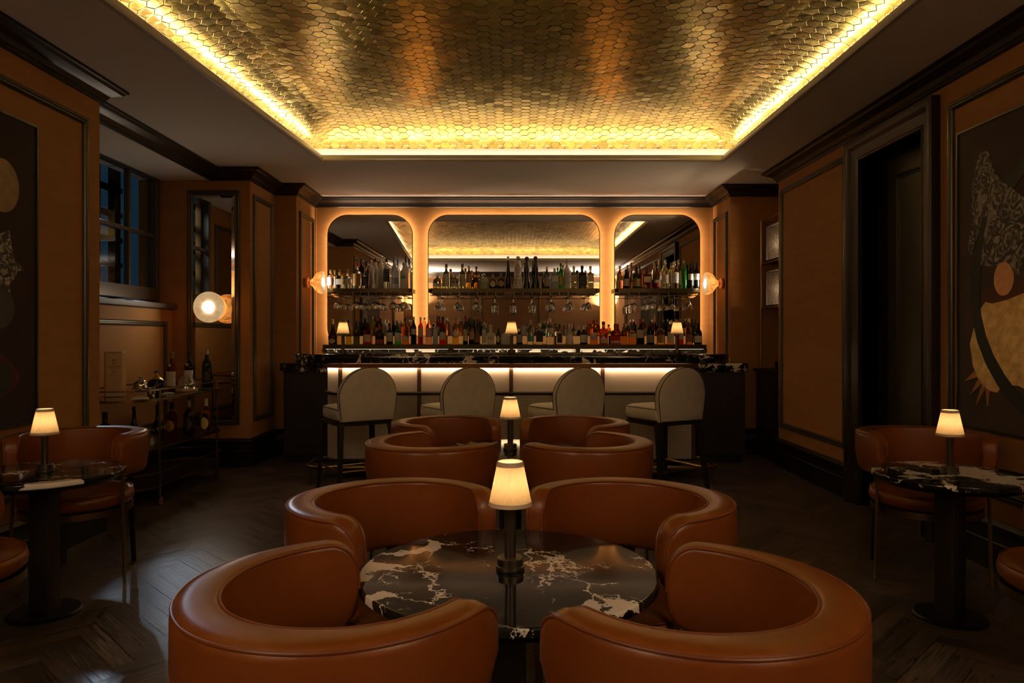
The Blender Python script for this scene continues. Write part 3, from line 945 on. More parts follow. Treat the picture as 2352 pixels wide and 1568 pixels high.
for sg in segs_: uv_wall(sg, .175, .735, 'cane_panel', CANE, bar)
out = outline(.004)
for xk in posts:
    b = MB().box(xk - .017, xk + .017, -.014, .01, .765, .985)
    b.box(xk - .017, xk + .017, -.010, .01, .175, .735)
    b.build('post', WALNUT, bar, smooth=False, bevel=.003)
def belt(name, m, prof, z):
    # path runs left to right along the front: Z x t points to +y (inside), so outside offsets are negative
    return MB().sweep([(p[0], p[1], z) for p in outline()], (0, 0, 1), [(-a, c) for a, c in prof]).build(name, m, bar, angle=30)
belt('copper_trim', COPPER, [(-.02, 0), (.030, 0), (.030, -.012), (.034, -.012), (.034, .004), (.034, .028), (.030, .0335), (-.02, .0335)], .985)
belt('belt_rail', WOOD, [(-.02, 0), (.012, 0), (.024, .008), (.024, .022), (.012, .030), (-.02, .030)], .735)
belt('base_rail', BRONZE, [(-.02, 0), (.014, 0), (.014, .014), (.004, .022), (-.02, .022)], .155)
b = MB()
p = outline(.029); q = outline(.0285)
b.add([(a[0], a[1], .974) for a in p] + [(a[0], a[1], .984) for a in q], [(i, i + 1, len(p) + i + 1, len(p) + i) for i in range(len(p) - 1)])
b.build('light_strip', LED_BAR, bar, smooth=False, fix=False)
MB().prism(outline(-.012), 'z', .155, 1.0195).build('carcass', BLACKM, bar, smooth=False)
MB().prism(outline(-.10, r=.22), 'z', 0, .155).build('plinth', BLACKM, bar, angle=30)
# foot rail
b = MB()
fx0, fx1 = -1.75, 1.77
path = [(fx0, .25, .14)] + [(x, y, .14) for x, y in arc(fx0 + .14, -.23 + .14, .14, pi, 1.5 * pi, 8)] + [(x, y, .14) for x, y in arc(fx1 - .14, -.23 + .14, .14, 1.5 * pi, 2 * pi, 8)] + [(fx1, .25, .14), (fx1 - .12, .30, .14), (BX1 - .14, .30, .14)]
path = [(BX0 + .14, .30, .14), (fx0 + .10, .30, .14)] + path
b.tube(path, .016, 12)
for xk in (-1.69, -.85, .0, .85, 1.71): b.tube([(xk, -.225, .14), (xk, -.225, 0)], .010, 8)
b.build('foot_rail', BRASSD, bar)

# worktop: thick marble with softly rounded ends
wt = MB()
x0, x1, y0, y1 = -1.875, 1.90, 6.02 - BY, 6.72 - BY
def wp(off): return rrect(x0 + off, x1 - off, y0 + off, y1, .26 - off, 12, (1, 1, 0, 0))
zs = [(.016, 1.020), (.003, 1.024), (0, 1.032), (0, 1.046), (.006, 1.052), (.006, 1.056), (0, 1.062), (0, 1.090), (.004, 1.098), (.012, 1.100), (.02, 1.100), (.04, 1.100)]
n = len(wp(0)); vs = []; fs = []
for off, z in zs: vs += [(p[0], p[1], z) for p in wp(off)]
for k in range(len(zs) - 1):
    fs += [(k * n + i, k * n + (i + 1) % n, (k + 1) * n + (i + 1) % n, (k + 1) * n + i) for i in range(n)]
fs += [tuple(range(n))[::-1], tuple(range((len(zs) - 1) * n, len(zs) * n))]
wt.add(vs, fs)
o = wt.build('bar_worktop', MARBLE2, None, angle=30, loc=(0, BY, 0))
tag(o, 'long black and white marble bar top with rounded ends', 'worktop')

# small tray lying on the bar top
o = MB().box(-.075, .075, -.05, .05, 0, .006).build('bill_tray', BRASSD, None, smooth=False, bevel=.002, loc=(PX(1505, 6.45), 6.42, 1.1005), rot=(0, 0, .2))
tag(o, 'small flat metal tray on the bar top by the right lamp', 'tray')

# ================================================================== WALL SCONCES
ALAB = mottled('amber_alabaster', (0.55, 0.22, 0.06), (0.86, 0.56, 0.28), rough=0.3, scale=9, bump=0, detail=6)
def alab_glow(name, c1, c2, s):
    m, nt, b = new_mat(name)
    tc = N(nt, 'ShaderNodeTexCoord'); n = N(nt, 'ShaderNodeTexNoise'); n.inputs['Scale'].default_value = 14; n.inputs['Detail'].default_value = 6; n.inputs['Distortion'].default_value = 1.0
    nt.links.new(tc.outputs['Object'], n.inputs['Vector'])
    r = ramp(nt, [(0.35, c1), (0.6, c2)]); nt.links.new(n.outputs['Fac'], r.inputs['Fac'])
    nt.links.new(r.outputs['Color'], b.inputs['Base Color']); nt.links.new(r.outputs['Color'], b.inputs['Emission Color'])
    b.inputs['Emission Strength'].default_value = s; b.inputs['Roughness'].default_value = 0.3
    return m
AL_BODY = alab_glow('glowing_alabaster_body', (0.30, 0.08, 0.012), (0.60, 0.24, 0.05), 0.38)
AL_FACE = alab_glow('glowing_alabaster_face', (0.75, 0.48, 0.22), (0.90, 0.62, 0.32), 0.09)
DIFF = emission('sconce_diffuser', (1.0, 0.82, 0.62), 13.0)
def sconce(loc, direction, s, label, short=False):
    """axis +z of the build is the direction the face looks"""
    t = thing('wall_sconce', label, 'wall lamp', loc, 0, 'alabaster wall sconces')
    q = Vector(direction).to_track_quat('Z', 'Y')
    t.rotation_euler = q.to_euler()
    L = .19 * s
    MB().lathe([(.055 * s, -L), (.060 * s, -L + .006), (.060 * s, -L + .02), (.020 * s, -L + .028), (.018 * s, -L + .06)], 24).build('back_plate', COPPER, t)
    body = [(.030 * s, -L + .045), (.050 * s, -.115 * s), (.075 * s, -.100 * s), (.108 * s, -.075 * s), (.124 * s, -.040 * s), (.127 * s, -.010 * s), (.124 * s, 0)]
    if short: body = [(.030 * s, -L + .03), (.070 * s, -L + .032), (.095 * s, -.13 * s), (.108 * s, -.09 * s), (.120 * s, -.04 * s), (.124 * s, -.012 * s), (.124 * s, 0)]
    MB().lathe(body, 32).build('alabaster_body', AL_BODY, t)
    MB().lathe([(.049 * s, .002), (.118 * s, .002), (.124 * s, 0)], 32).build('alabaster_face', AL_FACE, t)
    MB().lathe([(1e-4, .010 * s), (.02 * s, .0095 * s), (.04 * s, .006 * s), (.05 * s, .001)], 28).build('diffuser', DIFF, t)
    return t
sconce((PX(742, 7.9), 7.92, PZ(649, 7.92)), (1, 0, 0), .98, 'glowing alabaster sconce on the left pier, facing the back bar')
sconce((PX(1621, 7.9), 7.92, PZ(651, 7.92)), (-1, 0, 0), .98, 'glowing alabaster sconce on the right pier, facing the back bar')

# ================================================================== TALL BEVELLED MIRROR IN THE RECESS
fr = [(0, 0), (0, .016), (-.006, .022), (-.016, .022), (-.022, .014), (-.032, .014), (-.038, .020), (-.046, .012), (-.048, 0)]
def tall_mirror(y, sgn, xa, xb, za, zb, label):
    t = thing('tall_mirror', label, 'mirror', ((xa + xb) / 2, y, (za + zb) / 2))
    w, h = (xb - xa) / 2, (zb - za) / 2
    B = Vector((0, sgn, 0))
    lp = [Vector((-w, 0, -h)), Vector((w, 0, -h)), Vector((w, 0, h)), Vector((-w, 0, h))]
    n = B.cross(lp[1] - lp[0])
    if n.z < 0: lp = lp[::-1]
    MB().sweep(lp, B, [(-a, c) for a, c in fr], closed=True).build('mirror_frame', OLIVE, t, angle=25)
    i0 = .048; i1 = .075; d0 = .006 * sgn; d1 = .012 * sgn
    o_ = [(-w + i0, d0, -h + i0), (w - i0, d0, -h + i0), (w - i0, d0, h - i0), (-w + i0, d0, h - i0)]
    c_ = [(-w + i1, d1, -h + i1), (w - i1, d1, -h + i1), (w - i1, d1, h - i1), (-w + i1, d1, h - i1)]
    b = MB().add(o_ + c_, [(0, 1, 5, 4), (1, 2, 6, 5), (2, 3, 7, 6), (3, 0, 4, 7)] + [(4, 5, 6, 7)])
    b.build('mirror_glass', SMOKEMIRROR, t, smooth=False)
tall_mirror(6.90, -1, PX(430, 6.88), PX(549, 6.88), PZ(976, 6.88), PZ(436, 6.88), 'tall narrow mirror in an olive frame behind the bar trolley')
sconce((PX(479, 6.66), 6.66, PZ(705, 6.66)), (0, -1, 0), 1.16, 'large glowing alabaster sconce on the tall recess mirror', short=True)
# second framed mirror on the window wall, seen reflected in the tall one
t = thing('framed_mirror', 'narrow olive-framed mirror on the window wall, seen in the tall mirror', 'mirror', (-3.40, 5.22, 2.07))
lp = [Vector((0, -.30, -.47)), Vector((0, .30, -.47)), Vector((0, .30, .47)), Vector((0, -.30, .47))]
n = Vector((1, 0, 0)).cross(lp[1] - lp[0])
if n.z < 0: lp = lp[::-1]
MB().sweep(lp, (1, 0, 0), [(-a, c) for a, c in fr], closed=True).build('mirror_frame', OLIVE, t, angle=25)
MB().box(.001, .008, -.255, .255, -.425, .425).build('mirror_glass', SMOKEMIRROR, t, smooth=False)
# ================================================================== CORDLESS TABLE LAMPS
def make_lamp():
    t = thing('table_lamp', 'lamp', 'lamp', (0, 0, 0), 0, 'cordless table lamps')
    MB().lathe([(.037, 0), (.038, .002), (.038, .010), (.0345, .012), (.0345, .030), (.032, .032), (.0150, .032)], 32).build('base', GUN, t, angle=30)
    MB().lathe([(.0150, .032), (.0150, .160), (.0120, .163), (.0120, .172), (.004, .174)], 24).build('stem', GUN, t, angle=30)
    MB().lathe([(.0145, .158), (.0155, .158), (.0155, .166), (.0145, .166)], 24, close=True).build('collar', BRASSD, t, angle=30)
    z0, z1, r0, r1 = .168, .282, .0570, .0335
    def rr(z): return r0 + (r1 - r0) * (z - z0) / (z1 - z0)
    MB().lathe([(rr(z0), z0), (rr(z1), z1), (rr(z1) - .0012, z1), (rr(z0) - .0012, z0)], 40, close=True).build('lamp_shade', SHADE, t, angle=40)
    TR = mat('lamp_shade_binding', (0.62, 0.50, 0.33), 0.7)
    for name, a, c in (('shade_trim', z0, z0 + .010), ('shade_trim', z1 - .012, z1)):
        MB().lathe([(rr(a) + .0009, a), (rr(c) + .0009, c), (rr(c) - .0016, c), (rr(a) - .0016, a)], 40, close=True).build(name, TR, t, angle=40)
    MB().lathe([(.013, z0 + .006), (.050, z0 + .006), (.050, z0 + .009), (.013, z0 + .009)], 32, close=True).build('added_glare_plate', mat('added_plate_paint', (.35, .30, .22), .7), t, angle=40)  # unseen plate added to block the bulb's downward light
    MB().sphere((0, 0, .205), .012, 14, 8).build('bulb', emission('lamp_bulb', (1.0, .76, .46), 0.9), t)
    ld = bpy.data.lights.new('lamp_light', 'POINT'); ld.energy = L_LAMP; ld.color = (1.0, .82, .58); ld.shadow_soft_size = .014
    lo = bpy.data.objects.new('lamp_light', ld); lo.location = (0, 0, .226); lo.parent = t; COL.objects.link(lo)
    return t
LAMP0 = make_lamp(); LAMP_USED = [0]
def lamp(x, y, z, label):
    if not LAMP_USED[0]:
        LAMP_USED[0] = 1; LAMP0.location = (x, y, z); LAMP0['label'] = label; return LAMP0
    return dup(LAMP0, (x, y, z), random.uniform(0, 6), label, 'cordless table lamps')

# ================================================================== PEDESTAL TABLES
TZ = .64
def make_table(r, label, loc):
    t = thing('pedestal_table', label, 'table', loc, 0, 'round marble cocktail tables')
    MB().lathe([(r - .004, TZ - .024), (r, TZ - .020), (r, TZ - .005), (r - .002, TZ - .0015), (r - .005, TZ), (r - .007, TZ), (r - .012, TZ), (1e-4, TZ)], 96).build('tabletop', MARBLE, t, angle=40)
    MB().lathe([(1e-4, TZ - .045), (r - .035, TZ - .045), (r - .018, TZ - .030), (r - .014, TZ - .0245), (1e-4, TZ - .0245)], 72).build('underplate', BLACKM, t, angle=30)
    MB().prism(rrect(-.045, .045, -.045, .045, .006, 3), 'z', .014, TZ - .045).build('pedestal', WOOD, t, angle=30)
    MB().lathe([(.150, 0), (.150, .008), (.142, .014), (1e-4, .016)], 56).build('foot_plate', BLACKM, t, angle=30)
    return t
T1 = (-0.004, 1.886); T2 = (0.0, 3.87); TLf = (PX(103, 3.25), 3.25); TRt = (PX(2182, 3.20), 3.20)
make_table(.389, 'near round black and white marble table in the middle of the room', (*T1, 0))
make_table(.385, 'farther round marble table between four tub chairs by the bar', (*T2, 0)).rotation_euler = (0, 0, 2.1)
make_table(.325, 'small round marble table beside the left painting', (*TLf, 0))
make_table(.315, 'small round marble table beside the right painting', (*TRt, 0)).rotation_euler = (0, 0, 3.6)
lamp(0.0, 1.886, TZ, 'lit cream-shaded table lamp on the near marble table')
lamp(0.0, 3.87, TZ, 'lit cream-shaded table lamp on the farther marble table')
lamp(TLf[0], TLf[1], TZ, 'lit cream-shaded table lamp on the left marble table')
lamp(TRt[0], TRt[1], TZ, 'lit cream-shaded table lamp on the right marble table')
for px, w in ((788, 'left end'), (1175, 'middle'), (1555, 'right end')):
    lamp(PX(px, 6.33), 6.33, 1.10, 'lit cream-shaded lamp standing on the %s of the bar top' % w)

# ================================================================== LEATHER TUB CHAIRS
def chair_path():
    """centre line of the back, from the right arm tip round the rear to the left arm tip; (x, y)"""
    R = .285; A = .165; IN = .045
    n1 = 14; pts = []
    for i in range(n1 + 1):
        s = 1 - i / n1
        pts.append((R - IN * s * s, A * s))
    for i in range(1, 41):
        a = -pi * i / 40
        pts.append((R * cos(a), R * 1.0 * sin(a)))
    for i in range(1, n1 + 1):
        s = i / n1
        pts.append((-R + IN * s * s, A * s))
    return pts
def make_chair():
    t = thing('tub_chair', 'chair', 'chair', (0, 0, 0), 0, 'tan leather tub chairs')
    base_pts = [Vector((x, y)) for x, y in chair_path()]
    # resample by arc length with dense ends
    L = [0]
    for i in range(1, len(base_pts)): L.append(L[-1] + (base_pts[i] - base_pts[i - 1]).length)
    T = L[-1]
    def at(s):
        s = min(max(s, 0), T)
        for i in range(1, len(L)):
            if s <= L[i] + 1e-9:
                f = (s - L[i - 1]) / (L[i] - L[i - 1]); return base_pts[i - 1].lerp(base_pts[i], f)
    RC = .075
    ends = [0, .002, .006, .012, .02, .03, .042, .055, .066, .075]
    ss = ends + [RC + (T - 2 * RC) * i / 60 for i in range(1, 60)] + [T - e for e in ends[::-1]]
    rows = []
    for s in ss:
        p = at(s); tt = (at(min(s + .004, T)) - at(max(s - .004, 0))).normalized(); nrm = Vector((tt.y, -tt.x))   # outward? fixed below
        if nrm.dot(p) < 0: nrm = -nrm
        d = min(s, T - s); u = d / (T / 2)                       # 0 at tip, 1 at rear
        e = max(0.0, 1 - d / RC); cr = RC * (1 - sqrt(max(0, 1 - e * e)))
        lift = .006 * (1 - u)
        zt = .750 + lift - cr; zb = .545 - .035 * u ** 1.5 + cr * .8
        th = .033 + .012 * min(1, u * 1.6)
        if d < .02: th *= .80 + .20 * sqrt(1 - (1 - d / .02) ** 2)
        rows.append((p, nrm, zt, zb, th))
    # section: inner bottom, inner top, outer top, outer bottom with rounded corners
    def section(row):
        p, nrm, zt, zb, th = row
        ri, ro = .014, .026
        pts = []
        h = zt - zb
        tap = .012                                                 # outer face leans in towards the floor
        def add(o, z): pts.append((p.x + nrm.x * o, p.y + nrm.y * o, z))
        add(-th, zb + ri); add(-th + .002, zb + .5 * h); add(-th, zt - ri)
        for k in range(1, 5):
            a = pi - .5 * pi * k / 4
            add(-th + ri + ri * cos(a), zt - ri + ri * sin(a))
        add(0.1 * th, zt + .002)
        for k in range(0, 5):
            a = .5 * pi - .5 * pi * k / 4
            add(th - ro + ro * cos(a), zt - ro + ro * sin(a))
        add(th + .001, zb + .5 * h); add(th - tap, zb + ro)
        add(th - tap - .010, zb + .006); add(th - tap - .026, zb); add(-th + ri, zb)
        return pts
    secs = [section(r) for r in rows]
    k = len(secs[0]); b = MB(); vs = [q for s in secs for q in s]; fs = []
    for i in range(len(secs) - 1):
        for j in range(k): fs.append((i * k + j, i * k + (j + 1) % k, (i + 1) * k + (j + 1) % k, (i + 1) * k + j))
    fs += [tuple(range(k)), tuple(range((len(secs) - 1) * k, len(secs) * k))]
    b.add(vs, fs)
    b.build('backrest', LEATHER, t, angle=60)
    # piping along the inner and outer top edges, turning down the arm ends
    for side in (-1, 1):
        pth = []
        for i, row in enumerate(rows):
            p, nrm, zt, zb, th = row
            o = (-th + .002) if side < 0 else (th - .004)
            z = zt - (.004 if side < 0 else .009)
            pth.append((p.x + nrm.x * o, p.y + nrm.y * o, z))
        def down(row):
            p, nrm, zt, zb, th = row
            o = (-th + .001) if side < 0 else (th - .004)
            return [(p.x + nrm.x * o * .98, p.y + nrm.y * o * .98 + .002, zt - dz) for dz in (.10, .07, .04, .02) if zt - dz > zb + .02]
        pth = down(rows[0]) + pth + down(rows[-1])[::-1]
        MB().tube(pth, .0036, 8).build('piping', LPIPE, t)
    # seat
    prof = [(1e-4, .385), (.225, .385), (.248, .392), (.262, .410), (.265, .430), (.260, .448), (.250, .458), (.225, .466), (.17, .470), (.09, .472), (1e-4, .473)]
    seat = MB().lathe(prof, 56, (0, .02, 0)).build('seat', LEATHER, t, angle=60)
    MB().tube([(.254 * cos(a), .02 + .254 * sin(a), .459) for a in [2 * pi * i / 56 for i in range(56)]], .0034, 8, True).build('seat_piping', LPIPE, seat)
    MB().lathe([(.252, .352), (.258, .352), (.258, .385), (.252, .385)], 64, (0, .02, 0), close=True).build('seat_ring', BRASSD, t, angle=30)
    MB().lathe([(1e-4, .366), (.252, .366), (.252, .372), (1e-4, .372)], 48, (0, .02, 0)).build('seat_pan', BLACKM, t, angle=30)
    # legs: flat bars, slim brass in front, broad dark ones behind
    for s in (-1, 1):
        x = s * (.285 - .030); y = .120
        b = MB().hexa([(x + s * .010 - .005, y - .012, 0), (x + s * .010 + .005, y - .012, 0), (x + s * .010 + .005, y + .012, 0), (x + s * .010 - .005, y + .012, 0)],
                      [(x - .005, y - .012, .56), (x + .005, y - .012, .56), (x + .005, y + .012, .56), (x - .005, y + .012, .56)])
        b.build('front_leg', BRASSD, t, smooth=False, bevel=.0015)
        a = -pi / 2 + s * .62
        r0 = .292; c0 = Vector((r0 * cos(a), r0 * sin(a))); tg = Vector((-sin(a), cos(a))); rd = Vector((cos(a), sin(a)))
        def q(cn, w, d): return [tuple(cn + tg * (-w) + rd * (-d)), tuple(cn + tg * w + rd * (-d)), tuple(cn + tg * w + rd * d), tuple(cn + tg * (-w) + rd * d)]
        lo = q(c0 + rd * .02, .013, .006); hi = q(c0 - rd * .008, .022, .006)
        MB().hexa([(*p, 0) for p in lo], [(*p, .53) for p in hi]).build('rear_leg', WOOD, t, smooth=False, bevel=.0015)
    return t
CH0 = make_chair(); CU = [0]
def chair(x, y, fx, fy, label, group):
    rz = math.atan2(fy, fx) - pi / 2
    if not CU[0]:
        CU[0] = 1; CH0.location = (x, y, 0); CH0.rotation_euler = (0, 0, rz); CH0['label'] = label; CH0['group'] = group; return CH0
    return dup(CH0, (x, y, 0), rz, label, group)
g1 = 'tub chairs round the near table'; g2 = 'tub chairs round the farther table'; g3 = 'tub chairs beside the walls'
chair(-.334, 1.886 - .416, .74, .67, 'tan leather tub chair nearest the camera, left of the near table', g1)
chair(.360, 1.886 - .438, -.78, .62, 'tan leather tub chair nearest the camera, right of the near table', g1)
chair(-.358, 1.886 + .345, .72, -.69, 'tan leather tub chair behind the near table on its left', g1)
chair(.362, 1.886 + .35, -.72, -.69, 'tan leather tub chair behind the near table on its right', g1)
chair(-.365, 3.87 - .40, .74, .67, 'tan leather tub chair in front of the farther table, back turned, on its left', g2)
chair(.355, 3.87 - .40, -.74, .67, 'tan leather tub chair in front of the farther table, back turned, on its right', g2)
chair(-.370, 3.87 + .365, .70, -.71, 'tan leather tub chair under the bar stools, left of the farther lamp', g2)
chair(.372, 3.87 + .365, -.70, -.71, 'tan leather tub chair under the bar stools, right of the farther lamp', g2)
chair(-2.235, 3.72, .15, -.98, 'tan leather tub chair between the left marble table and the bar trolley', g3)
chair(-2.055, 2.56, .75, .66, 'tan leather tub chair cut by the left picture edge', g3)
chair(2.155, 3.74, -.22, -.97, 'tan leather tub chair behind the right marble table near the doorway', g3)
chair(1.985, 2.43, -.75, .66, 'tan leather tub chair cut by the right picture edge', g3)

# ================================================================== BAR STOOLS
def make_stool():
    t = thing('bar_stool', 'stool', 'stool', (0, 0, 0), 0, 'cream bar stools along the bar')
    w, d0, d1 = .228, -.235, .225          # half width, rear, front
    def plan(off): return rrect(-w + off, w - off, d0 + off, d1 - off, .07, 8, (.05, .05, .13, .13))
    zs = [(.010, .612), (0, .625), (-.002, .655), (0, .690), (.006, .700), (.020, .708), (.06, .714)]
    n = len(plan(0)); vs = []; fs = []
    for off, z in zs: vs += [(p[0], p[1], z) for p in plan(off)]
    for k in range(len(zs) - 1): fs += [(k * n + i, k * n + (i + 1) % n, (k + 1) * n + (i + 1) % n, (k + 1) * n + i) for i in range(n)]
    fs += [tuple(range(n))[::-1], tuple(range((len(zs) - 1) * n, len(zs) * n))]
    seat = MB().add(vs, fs).build('seat', CREAM, t, angle=50)
    MB().tube([(p[0], p[1], .699) for p in plan(.001)], .0032, 6, True).build('seat_piping', PIPE, seat)
    # back: tombstone outline, slightly wrapped round and leaning back
    W = .232; zb, zt = .605, 1.015; RR = .225
    outl = [(-W * .90, zb), (W * .90, zb)] + [(W * .97, zb + .12)]
    outl += [(W * cos(a) * (1.0), zt - RR + RR * sin(a)) for a in [pi * i / 24 for i in range(25)]]
    outl += [(-W * .97, zb + .12)]
    def bend(x, z, y): return (x * (1 - .0 * z), d0 - .005 + y - .10 * (z - zb) * .55 + .55 * x * x, z)
    lay = [(-.036, .035), (-.040, .012), (-.036, .0), (.020, .0), (.024, .012), (.020, .035)]
    n = len(outl); vs = []; fs = []
    cx, cz = 0, (zb + zt) / 2
    # inner grid: rings shrinking to the centre on both faces
    rings = []
    shr = [(-.042, .45), (-.042, .80), (-.040, .95), (-.034, .99), (-.024, 1.0), (.006, 1.0), (.016, .985), (.024, .94), (.030, .80), (.032, .45)]
    for y, s in shr: rings.append([bend(cx + (x - cx) * s, cz + (z - cz) * s, y) for x, z in outl])
    for r_ in rings: vs += r_
    for k in range(len(rings) - 1): fs += [(k * n + i, k * n + (i + 1) % n, (k + 1) * n + (i + 1) % n, (k + 1) * n + i) for i in range(n)]
    fs += [tuple(range(n)), tuple(range((len(rings) - 1) * n, len(rings) * n))[::-1]]
    back = MB().add(vs, fs).build('backrest', CREAM, t, angle=50)
    for y, s in ((-.033, .993), (.012, .993)):
        MB().tube([bend(cx + (x - cx) * s, cz + (z - cz) * s, y) for x, z in outl], .0034, 6, True).build('back_piping', PIPE, back)
    # wooden frame and legs
    b = MB()
    f0, f1 = plan(.006), plan(.028)
    n = len(f0)
    vs = [(p[0], p[1], .612) for p in f0] + [(p[0], p[1], .572) for p in f0] + [(p[0], p[1], .572) for p in f1] + [(p[0], p[1], .612) for p in f1]
    fs = []
    for k in range(4):
        fs += [(k * n + i, k * n + (i + 1) % n, ((k + 1) % 4) * n + (i + 1) % n, ((k + 1) % 4) * n + i) for i in range(n)]
    b.add(vs, fs).build('seat_frame', WOOD, t, angle=30)
    feet = []
    for sx, sy in ((-1, 1), (1, 1), (1, -1), (-1, -1)):
        tx, ty = sx * (w - .030), (d1 - .05 if sy > 0 else d0 + .03)
        bx, by = sx * (w + .012), (d1 - .01 if sy > 0 else d0 - .055)
        feet.append(((tx, ty), (bx, by)))
        a, c = .021, .013
        MB().hexa([(bx - c, by - c, 0), (bx + c, by - c, 0), (bx + c, by + c, 0), (bx - c, by + c, 0)],
                  [(tx - a, ty - a, .59), (tx + a, ty - a, .59), (tx + a, ty + a, .59), (tx - a, ty + a, .59)]).build('leg', WOOD, t, smooth=False, bevel=.004)
    def lp(i, z):
        (tx, ty), (bx, by) = feet[i]; f = z / .59
        return (bx + (tx - bx) * f, by + (ty - by) * f, z)
    for i, j, z in ((0, 1, .20), (1, 2, .235), (3, 0, .235), (2, 3, .235)):
        MB().tube([lp(i, z), lp(j, z)], .0085, 8).build('footrest', BRASSD, t)
    return t
ST0 = make_stool()
labels = ['cream bar stool at the left end of the bar', 'second cream bar stool from the left end of the bar', 'third cream bar stool from the left end of the bar', 'cream bar stool at the right end of the bar']
for i, (px, y, a) in enumerate(((818, 5.68, 33), (1042, 5.70, 33), (1290, 5.70, 31), (1516, 5.68, 29))):
    o = ST0 if i == 0 else dup(ST0, (0, 0, 0), 0)
    o.location = (PX(px, y), y, 0); o.rotation_euler = (0, 0, radians(a)); o['label'] = labels[i]
# ================================================================== PAINTINGS
FRM = mat('thin_black_frame', (0.018, 0.014, 0.010), 0.35)
CANV = mat('umber_canvas', (0.062, 0.042, 0.031), 0.7)
GREENP = mat('bottle_green_paint', (0.012, 0.020, 0.011), 0.6)
RUST = mat('rust_paint', (0.105, 0.030, 0.010), 0.6)
PEACH = mottled('peach_gold_leaf', (0.82, 0.38, 0.16), (0.92, 0.50, 0.25), rough=0.6, scale=40, bump=.2, bscale=80)
GLEAF = mottled('crinkled_gold_leaf', (0.60, 0.38, 0.11), (0.92, 0.66, 0.26), rough=0.45, scale=22, bump=.5, bscale=60, metal=0.35)
MARBLED = mottled('grey_marbled_paint', (0.02, 0.018, 0.017), (0.30, 0.28, 0.26), rough=0.6, scale=11, bump=.1, detail=12)
MARBLED.node_tree.nodes['Noise Texture'].inputs['Distortion'].default_value = 4.0
r_ = MARBLED.node_tree.nodes['Color Ramp'].color_ramp
r_.elements[0].position = .46; r_.elements[1].position = .64; r_.elements[1].color = (.42, .39, .36, 1)
DRED = mat('dark_red_paint', (0.060, 0.006, 0.005), 0.6)
SPIKE = mat('copper_paint', (0.42, 0.19, 0.08), 0.55)

DLEAF = mottled('darker_gold_leaf', (0.20, 0.12, 0.03), (0.30, 0.19, 0.055), rough=0.5, scale=18, bump=.3, bscale=60)  # darker leaf tone for the left painting's oval
MAROON = mat('maroon_black_canvas', (0.026, 0.011, 0.009), 0.7)
def painting(sgn, y0, y1, z0, z1, label):
    """sgn = -1: on the right wall facing left; +1: on the left wall facing right"""
    x = XR if sgn < 0 else XL
    t = thing('painting', label, 'painting', (x, 0, 0))
    b = MB(); d = .034 * sgn
    for ya, yb, za, zb in ((y0, y1, z0, z0 + .012), (y0, y1, z1 - .012, z1), (y0, y0 + .012, z0 + .012, z1 - .012), (y1 - .012, y1, z0 + .012, z1 - .012)):
        b.box(min(0, d), max(0, d), ya, yb, za, zb)
    b.build('picture_frame', FRM, t, smooth=False)
    b = MB().box(min(0, .026 * sgn), max(0, .026 * sgn), y0 + .012, y1 - .012, z0 + .012, z1 - .012)
    b.build('canvas', CANV if sgn < 0 else MAROON, t, smooth=False)
    lay = [0]
    def shape(name, pts, m):
        lay[0] += 1
        xa = (.026 + .0006 * lay[0]) * sgn
        pts = [(min(max(a, y0 + .014), y1 - .014), min(max(c, z0 + .014), z1 - .014)) for a, c in pts]
        MB().prism(pts, 'x', .0255 * sgn, xa).build(name, m, t, smooth=False)
    return shape
def on_wall(px, py, xw):
    Y = 1650.0 * xw / (px - 1172.0)
    return (Y, EYE + (772 - py) * Y / 1650)
R_ = lambda cx, cy: on_wall(2170 + cx * .5166, 200 + cy * .5166, XR - .027)
sh = painting(-1, 2.42, 4.135, .735, 2.415, 'large dark abstract painting with a peach disc and gold shapes on the right wall')
def stroke(pts, w):
    L = [];Rr = []
    for i, p in enumerate(pts):
        a = Vector(pts[max(i - 1, 0)]); c = Vector(pts[min(i + 1, len(pts) - 1)]); t = (c - a).normalized(); n = Vector((-t.y, t.x))
        L.append(tuple(Vector(p) + n * w)); Rr.append(tuple(Vector(p) - n * w))
    return L + Rr[::-1]
def far(p, dy): return (p[0] - dy, p[1])
sh('rust_shape', [R_(155, 950), R_(165, 905), R_(220, 885), R_(300, 870), R_(352, 850), (3.2, 1.25), (3.2, 1.05), R_(352, 930), R_(250, 960), R_(190, 965)], RUST)
ring_l = [R_(*p) for p in ((352, 350), (318, 392), (270, 455), (225, 530), (190, 610), (155, 720), (140, 820), (135, 920), (142, 1020), (165, 1120), (200, 1210), (250, 1300), (300, 1370), (352, 1420))]
ring_full = [(2.70, 1.5), (2.78, 1.85), (3.0, 2.05), (3.3, 2.12)] + ring_l + [(3.35, .88), (3.0, .95), (2.8, 1.15), (2.70, 1.5)]
sh('gold_wing', [R_(*p) for p in ((130, 1065), (112, 1140), (125, 1240), (155, 1310), (200, 1350), (232, 1358), (245, 1340), (200, 1230), (160, 1120))], GLEAF)
sh('gold_shape', [R_(*p) for p in ((157, 990), (180, 955), (210, 962), (280, 945), (350, 915))] + [(3.15, 1.15), (3.0, .98)] + [R_(*p) for p in ((352, 1340), (330, 1328), (290, 1325), (270, 1320), (220, 1230), (180, 1120))], GLEAF)
sh('green_ring', stroke(ring_full, .040), GREENP)
sh('marbled_shape', [R_(*p) for p in ((165, 280), (185, 278), (200, 300), (215, 360), (245, 410), (290, 440), (352, 490))] + [(3.3, 1.7), (3.2, 1.45)] + [R_(*p) for p in ((352, 845), (300, 820), (230, 800), (160, 790), (165, 740), (175, 690), (190, 620), (200, 560), (170, 600), (150, 660), (115, 755), (105, 720), (112, 660), (125, 600), (120, 480), (130, 400), (145, 330))], MARBLED)
